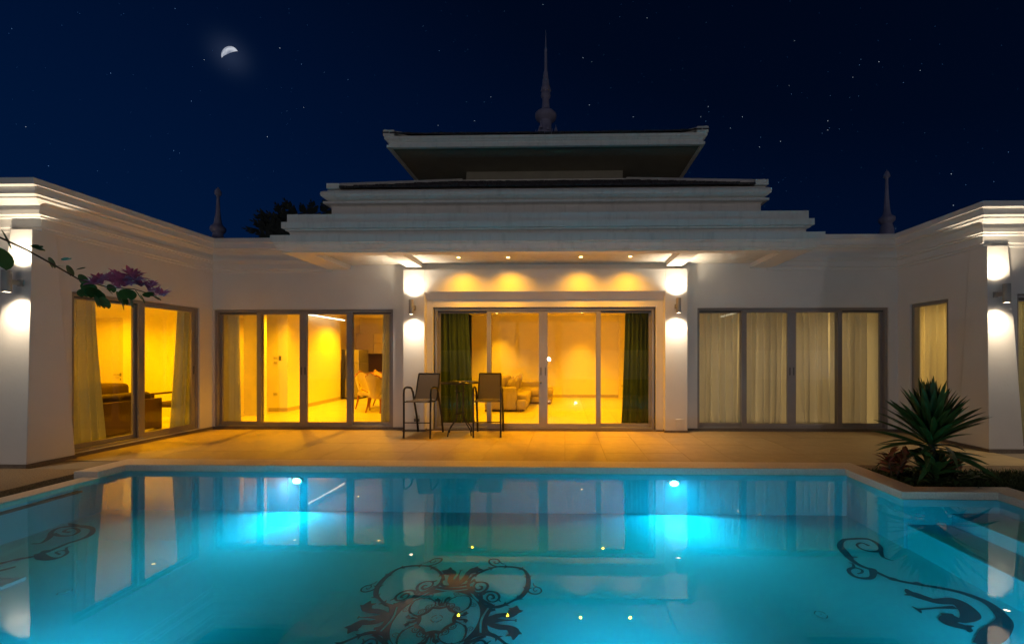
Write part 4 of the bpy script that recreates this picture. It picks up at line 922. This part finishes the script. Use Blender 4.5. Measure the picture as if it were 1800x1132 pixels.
# ============================================================ CURTAINS
def curtain(tf, a0, a1, b0, b1, z0, z1, m, label, folds, amp=.045, seed=0, cat='curtain', hem=True):
    """a = extent at the top, b = extent at the bottom"""
    rnd = random.Random(seed); nu = folds*8; nv = 14; ph = [rnd.uniform(-.7, .7) for _ in range(folds+2)]
    am = [rnd.uniform(.55, 1.3) for _ in range(folds+2)]
    vs = []; fs = []
    for j in range(nv+1):
        t_ = j/nv; zz = z1+(z0-z1)*t_; e = t_**1.3
        for i in range(nu+1):
            u = i/nu; k = u*folds; q = int(k); f_ = k-q
            am_ = am[q]*(1-f_)+am[q+1]*f_; p_ = ph[q]*(1-f_)+ph[q+1]*f_
            x0 = a0+(b0-a0)*e; x1 = a1+(b1-a1)*e
            v = math.sin(2*math.pi*k+p_*(1+.5*t_))*amp*am_*(.65+.45*t_)+math.sin(k*1.7+t_*2.3+seed)*.012
            uu = u+.25/folds*math.sin(2*math.pi*k*.5+seed+1.5*t_)*(.3+.7*t_)*.6
            vs.append((x0+(x1-x0)*min(1, max(0, uu)), v, zz+(.006*math.sin(k*3) if j == nv else 0)))
    for j in range(nv):
        for i in range(nu): a = j*(nu+1)+i; fs.append((a, a+1, a+nu+2, a+nu+1))
    b = MB(); b.tf = tf; b.add(vs, fs)
    c = thing('curtain', label, cat, tuple(tf((a0+a1)/2, 0, z1)))
    b.build('fabric', m, c, smooth=True)
    b = MB(); b.tf = tf; b.tube([(min(a0, b0)-.02, 0, z1+.02), (max(a1, b1)+.02, 0, z1+.02)], .012, 6); b.build('rail', 'plastic', c)
    if hem:
        b = MB(); b.tf = tf; n = nu+1
        row = vs[-n:]; up = [(x, v-.004, z+.07) for x, v, z in vs[-n:]]; lo = [(x, v-.004, z) for x, v, z in row]
        b.add(lo+up, [(i, i+1, n+i+1, n+i) for i in range(nu)]); b.build('hem', m, c, smooth=True)
    return c
bw = lambda y: (lambda u, v, z: (u, y+v, z))
curtain(bw(8.36), -7.46, -7.03, -7.44, -6.98, .05, 2.62, 'curt_cream', 'cream curtain drawn to the left end of the dining room doors', 5, seed=3)
curtain(bw(8.36), -3.90, -3.62, -3.97, -3.62, .05, 2.62, 'curt_cream', 'cream curtain drawn to the right end of the dining room doors', 4, seed=5)
curtain(bw(8.36), -2.70, -2.06, -2.70, -1.92, .06, 2.60, 'curt_green', 'dark green curtain at the left end of the living room doors', 7, seed=8)
curtain(bw(8.36), 1.28, 1.88, 1.20, 1.88, .06, 2.60, 'curt_green', 'dark green curtain at the right end of the living room doors', 7, seed=11)
curtain(bw(8.38), 2.70, 3.66, 2.70, 3.66, .05, 2.62, 'curt_sheer', 'sheer curtain filling the first panel of the right sliding door', 7, .075, seed=13)
curtain(bw(8.36), 3.66, 4.60, 3.64, 4.56, .05, 2.62, 'curt_sheer', 'sheer curtain filling the second panel of the right sliding door', 7, .075, seed=14)
curtain(bw(8.38), 4.62, 5.55, 4.60, 5.56, .05, 2.62, 'curt_sheer', 'patterned sheer curtain filling the third panel of the right sliding door', 7, .075, seed=15)
curtain(bw(8.36), 5.56, 6.32, 5.56, 6.30, .05, 2.62, 'curt_sheer', 'sheer curtain in the last panel of the right sliding door', 6, .07, seed=16)
sx_ = lambda x: (lambda u, v, z: (x+v, u, z))
curtain(sx_(-7.64), 5.72, 6.22, 5.72, 6.36, .06, 2.62, 'curt_cream', 'cream curtain gathered at the near end of the left wing window', 5, .05, seed=21)
curtain(sx_(-7.64), 7.56, 8.16, 7.38, 8.16, .06, 2.62, 'curt_cream', 'cream curtain gathered at the far end of the left wing window', 6, .05, seed=22)
curtain(sx_(XR+.34), 6.72, 7.95, 6.72, 7.95, .05, 2.70, 'curt_sheer', 'sheer curtain behind the narrow right wing window', 9, .045, seed=24)
curtain(bw(6.86), 7.15, 8.4, 7.15, 8.4, .05, 2.62, 'curt_cream', 'pale curtain behind the door at the right edge of the picture', 8, .045, seed=26)
# ============================================================ PLANTS
def leaf_mesh(name, L, W, droop, fold, n=7, m='leaf', tipw=.02, wid=None):
    vs = []; fs = []
    for i in range(n+1):
        t = i/n; w_ = W*(wid(t) if wid else (math.sin(math.pi*min(1, t*.86+.10))**.8))*(1 if i < n else 0)+tipw*W*(i == n)
        x = L*t*(1-.12*droop*t); z = -droop*L*t*t*.55
        vs += [(x, -w_/2, z+fold*w_), (x, 0, z), (x, w_/2, z+fold*w_)]
    for i in range(n):
        for k in (0, 1): a = i*3+k; fs.append((a, a+1, a+4, a+3))
    me = bpy.data.meshes.new(name); me.from_pydata(vs, [], fs); me.update(); me.materials.append(M[m]); me.polygons.foreach_set('use_smooth', [True]*len(me.polygons))
    return me
def put(me, name, parent, loc, az, el, roll=0, s=1.0):
    o = bpy.data.objects.new(name, me); COL.objects.link(o); o.parent = parent; o.location = loc
    q = Euler((0, 0, az)).to_matrix() @ Euler((0, -el, 0)).to_matrix() @ Euler((roll, 0, 0)).to_matrix()
    o.rotation_euler = q.to_euler(); o.scale = (s, s, s); return o
rnd = random.Random(5)
dr = thing('dracaena', 'large green dracaena with sword leaves beside the pool steps', 'plant', (4.40, 4.80, 0))
b = MB(); b.tube([(4.40, 4.80, -.1), (4.41, 4.79, .25), (4.38, 4.8, .62)], [.035, .03, .025], 8); b.build('trunk', 'bark', dr, smooth=True)
up = [leaf_mesh('sword_leaf', .66, .076, d, .22) for d in (.04, .14, .3)]
lo_ = [leaf_mesh('sword_leaf', .54, .062, d, .2) for d in (.45, .8, 1.2)]
sh_ = [leaf_mesh('sword_leaf', .36, .095, d, .2) for d in (.1, .3)]
for i in range(92):     # crown
    t = i/92; az = i*2.399+rnd.uniform(-.2, .2); el = R(87-50*t**1.3+rnd.uniform(-6, 6))
    put(up[min(2, int(t*3))], 'leaf', dr, (.02*math.cos(az)-.01, .02*math.sin(az), .60-.16*t), az, el, rnd.uniform(-.4, .4), rnd.uniform(.82, 1.04))
for i in range(22):     # older leaves hanging out sideways
    az = i*2.399+rnd.uniform(-.3, .3); el = R(rnd.uniform(-2, 36))
    put(lo_[i % 3], 'leaf', dr, (.02*math.cos(az), .02*math.sin(az), .44-.006*i), az, el, rnd.uniform(-.6, .6), rnd.uniform(.85, 1.22))
for i in range(26):     # lower shoot
    az = i*2.399; el = R(78-50*(i/26)+rnd.uniform(-8, 8))
    put(sh_[i % 2], 'leaf', dr, (-.06+.02*math.cos(az), -.10+.02*math.sin(az), .12), az, el, rnd.uniform(-.4, .4), rnd.uniform(.75, 1.05))
b = MB(); b.tube([(4.36, 4.74, -.05), (4.34, 4.70, .14)], [.025, .02], 8); b.build('side_shoot', 'bark', dr)
cl = [leaf_mesh('croton_leaf', .17, .055, d, .3, 5, 'croton') for d in (.3, .6)]
def croton(x, y, n, h, label):
    c = thing('croton', label, 'plant', (x, y, -.05), 'red leaved crotons round the dracaena')
    for s_ in range(4):
        b = MB(); a = s_*1.7; ex, ey = .09*math.cos(a), .09*math.sin(a)
        b.tube([(x, y, -.08), (x+ex*.5, y+ey*.5, h*.4), (x+ex, y+ey, h*.85)], .007, 5); b.build('stem', 'bark', c)
    for i in range(n):
        s_ = i % 4; t = rnd.uniform(.35, 1); az = i*2.399; ex, ey = .09*math.cos(s_*1.7)*t, .09*math.sin(s_*1.7)*t
        put(cl[i % 2], 'leaf', c, (ex, ey, .05+h*.85*t), az, R(rnd.uniform(15, 80)), rnd.uniform(-.5, .5), rnd.uniform(.7, 1.15))
croton(4.00, 4.86, 46, .26, 'red leaved croton left of the dracaena')
croton(4.17, 5.0, 30, .30, 'small red croton just behind the left croton')
croton(4.80, 5.0, 36, .24, 'red leaved croton right of the dracaena')
hl = leaf_mesh('herb_leaf', .09, .035, .4, .25, 4, 'herb')
def herb(x, y, label, n=26, s=1):
    c = thing('bedding_plant', label, 'plant', (x, y, -.06), 'small green bedding plants at the foot of the dracaena')
    b = MB(); b.tube([(x, y, -.08), (x, y, .06)], .006, 5); b.build('stem', 'bark', c)
    for i in range(n):
        az = i*2.399; put(hl, 'leaf', c, (.05*math.cos(az)*rnd.random(), .05*math.sin(az)*rnd.random(), .06+rnd.uniform(0, .09)), az, R(rnd.uniform(-5, 60)), rnd.uniform(-.4, .4), rnd.uniform(.8, 1.5)*s)
for i, (x, y, l) in enumerate(((4.05, 4.62, 'bedding plant at the left tip of the flower bed'), (4.26, 4.60, 'light green bedding plant in front of the dracaena stem'), (4.55, 4.62, 'bedding plant in front of the right side of the dracaena'), (4.78, 4.72, 'bedding plant between the dracaena and the lawn'), (4.42, 4.58, 'low bedding plant by the coping below the dracaena'), (4.68, 4.98, 'bedding plant behind the right side of the dracaena'), (4.98, 4.85, 'last bedding plant before the lawn'))): herb(x, y, l, 30, 1.0)
# bed and lawn
g = MB(); g.prism([(3.882, 4.452), (12.5, 4.452), (12.5, 5.198), (3.882, 5.198)], -.5, -.03); struct('flower_bed', g, 'soil')
g = MB(); g.box(4.902, 12.5, -6.3, 4.45, -.5, -.03); struct('lawn', g, 'soil')
def blades(area, n, h, seed, nm, w_=.006, m='grass'):
    rn = random.Random(seed); b = MB(); vs = []; fs = []
    for i in range(n):
        x = rn.uniform(area[0], area[1]); y = rn.uniform(area[2], area[3]); a = rn.uniform(0, 6.28); hh = h*rn.uniform(.5, 1.25); l = rn.uniform(.2, .9)*hh
        c, s_ = math.cos(a), math.sin(a); k = len(vs); w2 = w_*rn.uniform(.7, 1.6)
        vs += [(x-s_*w2, y+c*w2, -.03), (x+s_*w2, y-c*w2, -.03), (x+c*l*.4+s_*w2*.7, y+s_*l*.4-c*w2*.7, -.03+hh*.65), (x+c*l*.4-s_*w2*.7, y+s_*l*.4+c*w2*.7, -.03+hh*.65), (x+c*l, y+s_*l, -.03+hh)]
        fs += [(k, k+1, k+2, k+3), (k+3, k+2, k+4)]
    b.add(vs, fs); return tag(b.build(nm, m), kind='stuff')
o = blades((4.95, 8.2, 4.46, 5.19), 9000, .085, 3, 'grass'); tag(o, 'short dark grass between the coping and the right wing patio', 'grass')
o = blades((4.93, 7.2, 1.8, 4.44), 12000, .075, 4, 'grass'); tag(o, 'short dark grass right of the pool steps', 'grass')
o = blades((3.90, 4.95, 4.47, 5.19), 2600, .09, 5, 'ground_cover', .014, 'herb'); tag(o, 'low leafy ground cover under the dracaena and crotons', 'ground cover')

# traveller palm behind the roofs
tp = thing('palm_tree', 'dark palm with ragged leaves behind the roof left of the canopy', 'palm tree', (-7.9, 13.4, -.1))
def pxl(u, v, Y):      # a direction seen from the pool deck, carried out to distance Y
    t = (u-978.5)/690; c, s_ = math.cos(R(1.2)), math.sin(R(1.2)); X = Y*(t*c-s_)/(c+t*s_); d = -X*s_+Y*c; return Vector((X, Y, 1.5+(627-v)*d/690))
def ragged(base, tip, W, seed, k, bend=.25, n=11):
    rn = random.Random(seed); d = tip-base; L = d.length; d.normalize(); side = d.cross(Vector((0, 1, .2))).normalized(); b = MB()
    mid = lambda t: base+d*L*t+Vector((0, 0, 1))*L*bend*(t-t*t)
    b.tube([mid(i/8) for i in range(9)], [.03*(1-i/10) for i in range(9)], 5)
    for i in range(n):
        t0 = .22+.78*i/n; t1 = t0+.78/n*.93
        for sg in (1, -1):
            wd = W*math.sin(math.pi*min(1, .12+(t0-.22)/.78*.95))**.6*rn.uniform(.7, 1.1)
            sl = rn.uniform(.05, .16)*L*.4
            a = mid(t0); c = mid(min(1, t1)); nn = Vector((0, rn.uniform(-.3, .3), 0))*wd
            p = [a, c, c+side*sg*wd+d*sl+nn, a+side*sg*wd*rn.uniform(.85, 1.05)+d*sl*rn.uniform(.4, 1)+nn]
            b.add([tuple(q) for q in p]+[tuple(q+Vector((0, .006, 0))) for q in p], [(0, 1, 2, 3), (7, 6, 5, 4), (0, 3, 7, 4), (1, 5, 6, 2), (3, 2, 6, 7)])
    b.build('leaf', 'palm', tp)
bx = Vector((-7.9, 13.4, 4.2))
for i, (u, v, W, bw_) in enumerate(((428, 402, .16, (535, 440)), (440, 388, .2, (535, 440)), (446, 378, .22, (530, 440)), (452, 371, .24, (530, 440)), (468, 371, .2, (530, 440)), (483, 357, .22, (530, 430)), (499, 350, .26, (532, 425)), (528, 357, .2, (548, 415)), (546, 352, .22, (560, 410)), (572, 348, .24, (576, 410)), (512, 362, .2, (530, 425)), (486, 378, .22, (532, 432)), (470, 385, .22, (532, 436)), (455, 392, .2, (532, 440)))):
    Yd = 13.2+.1*(i % 4); ragged(pxl(*bw_, Yd), pxl(u, v, Yd), W, i, i, .12 if i < 7 else .0)
b = MB(); b.tube([(-7.9, 13.4, -.1), (-7.92, 13.4, 2.5), tuple(pxl(532, 436, 13.4))], [.14, .11, .09], 8); b.tube([(-7.9, 13.4, 3.0), tuple(pxl(556, 425, 13.4))], [.08, .05], 8); b.build('trunk', 'bark', tp, smooth=True)

# flowering branch reaching in from the left
ob = thing('orchid_tree_branch', 'blossoming branch with round leaves and violet flowers at upper left', 'potted tree', (-3.15, 1.55, .0))
b = MB(); b.lathe([(.13, 0), (.17, .05), (.21, .30), (.225, .34), (.20, .34), (.18, .30)], (-3.15, 1.10, .0), 20); b.build('pot', 'pot', ob, smooth=True)
YB_ = 1.78
P = lambda u, v, y=YB_: pxl(u, v, y)
br = [Vector((-3.15, 1.10, .05)), Vector((-3.13, 1.15, .9)), Vector((-2.98, 1.35, 1.6)), P(-40, 402), P(5, 420), P(48, 440), P(95, 466), P(140, 492), P(190, 505), P(235, 508), P(275, 520)]
b = MB(); b.tube(br, [.022, .02, .014, .008, .0045, .004, .0036, .003, .0026, .002, .0015], 7); b.build('stem', 'bark', ob, smooth=True)
def bilobed(s):
    vs = [(0, 0, 0)]; n = 18
    for i in range(n+1):
        a = math.pi*2*i/n; r = s*.5*(1-.0*math.cos(a)); x = s*.5+r*math.cos(a); y = r*1.02*math.sin(a)
        if abs(math.sin(a)) < .33 and math.cos(a) > 0: x -= s*.20*(1-abs(math.sin(a))/.33)
        vs.append((x, y, .10*abs(y)))
    me = bpy.data.meshes.new('round_leaf'); me.from_pydata(vs, [], [(0, i, i+1) for i in range(1, n+1)]); me.materials.append(M['bleaf']); me.update()
    me.polygons.foreach_set('use_smooth', [True]*len(me.polygons)); return me
lf = bilobed(.058); small = bilobed(.035)
org = Vector(ob.location)
def leafat(u, v, az, el, s=1.0, me=lf, yo=0, roll=0): put(me, 'leaf', ob, P(u, v, YB_+yo)-org, az, el, roll, s)
for u, v, az, el, s_ in ((-14, 432, 1.9, -1.2, 2.0), (2, 404, 1.7, -1.2, 1.6), (55, 432, .3, -.5, .8), (60, 436, .0, .35, .6), (86, 452, 1.2, -1.3, .95), (118, 466, 1.3, -1.3, .95), (140, 482, 1.2, -1.2, 1.0), (104, 468, 2.5, .2, .5), (127, 484, 2.7, .1, .5),
                      (150, 500, 1.5, -1.3, 1.0), (163, 505, -.6, -1.2, 1.05), (172, 512, 1.5, -1.35, .8), (160, 498, 2.7, -.8, .9), (205, 512, 1.2, -1.3, .95), (222, 508, -.4, -1.2, 1.0), (237, 510, .5, -1.1, .9), (215, 520, 1.3, -1.3, .8), (256, 514, -.2, -.6, .7), (270, 520, .2, -.7, .6), (145, 508, 2.2, -1.2, .7), (185, 506, .8, -.9, .7), (195, 500, 2.5, -1.1, .7), (165, 518, 1.4, -1.3, 1.1), (178, 522, 1.7, -1.2, 1.0), (212, 524, 1.4, -1.4, 1.0), (226, 520, 1.6, -1.3, 1.1), (246, 518, 1.2, -1.2, .8), (110, 458, .2, .4, .6), (134, 474, .3, .3, .6)):
    leafat(u, v, az+rnd.uniform(-.2, .2), el, s_, yo=rnd.uniform(-.05, .05), roll=rnd.uniform(-.5, .9))
pm = leaf_mesh('petal', .046, .015, .5, .3, 5, 'petal')
sm = leaf_mesh('stamen', .040, .002, .3, .0, 4, 'petal')
for (u, v, n, s_) in ((178, 496, 14, 1.1), (205, 484, 16, 1.1), (229, 482, 16, 1.2), (218, 500, 14, 1.1), (248, 500, 14, 1.1), (268, 500, 12, 1.0), (284, 516, 10, 1.0), (190, 486, 12, 1.0), (166, 496, 12, 1.0), (172, 488, 10, .9), (198, 494, 14, 1.0), (212, 490, 14, 1.1), (224, 496, 14, 1.2), (236, 488, 14, 1.2), (243, 496, 10, .9), (207, 502, 10, .9), (262, 508, 12, .9), (276, 512, 12, 1.0)):
    yo = rnd.uniform(-.06, .06)
    for i in range(n+5):
        put(pm if i % 3 else sm, 'petal', ob, P(u, v+4, YB_+yo)-org, i*2.399, R(rnd.uniform(5, 85)), rnd.uniform(-.5, .5), s_*rnd.uniform(.7, 1.1))

# ============================================================ GARDEN BEHIND THE CAMERA (mirrored in the glass)
gw = MB(); gw.box(-30, 30, -12.2, -12, -.3, 1.9); gw.box(-30, 30, -12.22, -11.98, 1.901, 1.97)
o = gw.build('garden_wall', 'plaster', world=(0, -12.1, 0)); tag(o, 'low white garden wall mirrored faintly in the sliding doors', 'wall')
GY = -10.0
def sun_lamp(x, label, gs):
    post = thing('garden_lamp', label, 'garden lamp', (x, GY, -.10), 'sun shaped garden lamps mirrored in the glass')
    b = MB(); b.lathe([(.05, 0), (.05, .02), (.02, .04), (.02, 1.14)], (x, GY, .0), 12); b.build('post', 'black', post)
    b = MB(); b.tf = lambda p, q_, r_: (x+p, GY-r_, 1.32+q_); b.lathe([(.12, -.03), (.13, 0), (.12, .03)], (0, 0, 0), 24); q = b.build('glow_disc', emit('garden_lamp_glow', (1, .70, .36), gs, False), post, smooth=True)
    for k in range(12):
        a = k*math.pi/6; b = MB(); c, s_ = math.cos(a), math.sin(a)
        b.tube([(x+c*r, GY, 1.32+s_*r) for r in (.16, .24, .31)], [.018, .03, .006], 6); b.build('ray', 'brass', post)
    b = MB(); b.tube([(x+.15*math.cos(a), GY, 1.32+.15*math.sin(a)) for a in [i*math.pi/12 for i in range(25)]], .012, 6); b.build('rim', 'brass', post)
    light('POINT', post, (x, GY+.2, 1.34), K_GARDEN, (1, .90, .86), .12)
for x, l, gs in ((-22.5, 'sun shaped garden lamp mirrored in the left sliding door', 14), (-1.05, 'sun shaped garden lamp mirrored in the middle sliding door', 3), (20.5, 'sun shaped garden lamp mirrored in the right sliding door', 3)): sun_lamp(x, l, gs)

# ============================================================ MOON AND STARS
Dm = 900; Rm = 17.6/690*Dm*MOON_DIR.dot(Vector((-math.sin(R(1.2)), math.cos(R(1.2)), 0)))
mm = bpy.data.materials.new('moon_glow'); mm.use_nodes = True; nt = mm.node_tree; nt.nodes.clear()
tc = N(nt, 'ShaderNodeTexCoord'); n_ = N(nt, 'ShaderNodeTexNoise'); n_.inputs['Scale'].default_value = .09; n_.inputs['Detail'].default_value = 5
r_ = N(nt, 'ShaderNodeValToRGB'); r_.color_ramp.elements[0].position = .38; r_.color_ramp.elements[0].color = (.22, .25, .33, 1); r_.color_ramp.elements[1].position = .62; r_.color_ramp.elements[1].color = (.52, .55, .62, 1)
e_ = N(nt, 'ShaderNodeEmission'); o_ = N(nt, 'ShaderNodeOutputMaterial')
nt.links.new(tc.outputs['Object'], n_.inputs[0]); nt.links.new(n_.outputs['Fac'], r_.inputs[0]); nt.links.new(r_.outputs[0], e_.inputs[0]); nt.links.new(e_.outputs[0], o_.inputs[0])
mm.cycles.emission_sampling = 'NONE'
fwd = Vector((-math.sin(R(1.2)), math.cos(R(1.2)), 0)); rgt = Vector((math.cos(R(1.2)), math.sin(R(1.2)), 0)); upv = Vector((0, 0, 1))
cen = Vector((0, 0, 1.5))+MOON_DIR*Dm
vs = []; fs = []; nx = 28; ny = 12; rot = R(22)
for j in range(ny+1):
    for i in range(nx+1):
        x = -1+2*i/nx; x = math.sin(x*math.pi/2); lim = math.sqrt(max(0, 1-x*x)); y0 = .20*lim; y = y0+(lim-y0)*j/ny
        d = math.sqrt(max(0, 1-x*x-y*y))
        X = x*math.cos(rot)-y*math.sin(rot); Y = x*math.sin(rot)+y*math.cos(rot)
        p = cen+rgt*X*Rm*.86+upv*Y*Rm*.86-MOON_DIR*d*Rm; vs.append(tuple(p))
for j in range(ny):
    for i in range(nx): a = j*(nx+1)+i; fs.append((a, a+1, a+nx+2, a+nx+1))
b = MB(); b.add(vs, fs); o = b.build('moon', mm, world=tuple(cen)); tag(o, 'pale half moon in the night sky at upper left', 'moon'); o.visible_diffuse = True
rn = random.Random(99); vs = []; fs = []; mi = []
def star(d, r, k):
    p = d*1400; n = len(vs)
    for q in ((1,0,0),(-1,0,0),(0,1,0),(0,-1,0),(0,0,1),(0,0,-1)): vs.append(tuple(p+Vector(q)*r))
    for f in ((0,2,4),(2,1,4),(1,3,4),(3,0,4),(2,0,5),(1,2,5),(3,1,5),(0,3,5)): fs.append(tuple(n+a for a in f)); mi.append(k)
for i in range(3600):
    d = Vector((rn.gauss(0, 1), rn.gauss(0, 1), abs(rn.gauss(0, 1)))).normalized()
    m_ = rn.random()
    star(d, (.5 if m_ < .75 else .66 if m_ < .94 else .85)*rn.uniform(.7, 1.1), 2 if m_ < .72 else 0 if m_ < .93 else 1)
for u, v in ((492,84),(470,240),(1113,205),(1305,205),(1372,248),(1335,258),(1245,187),(1545,108),(1455,212),(1455,228),(1672,305),(1040,108),(1036,184),(770,220),(834,212),(1232,205)):
    d = (pxl(u, v, 10)-Vector((0, 0, 1.5))).normalized(); star(d, .9, 1)
me = bpy.data.meshes.new('stars'); me.from_pydata(vs, [], fs); me.update()
for m_ in ('star_a', 'star_b', 'star_c'): me.materials.append(M[m_])
me.polygons.foreach_set('material_index', mi)
o = bpy.data.objects.new('stars', me); COL.objects.link(o); tag(o, kind='stuff')

for o in bpy.data.objects:
    if '_w' in o: del o['_w']
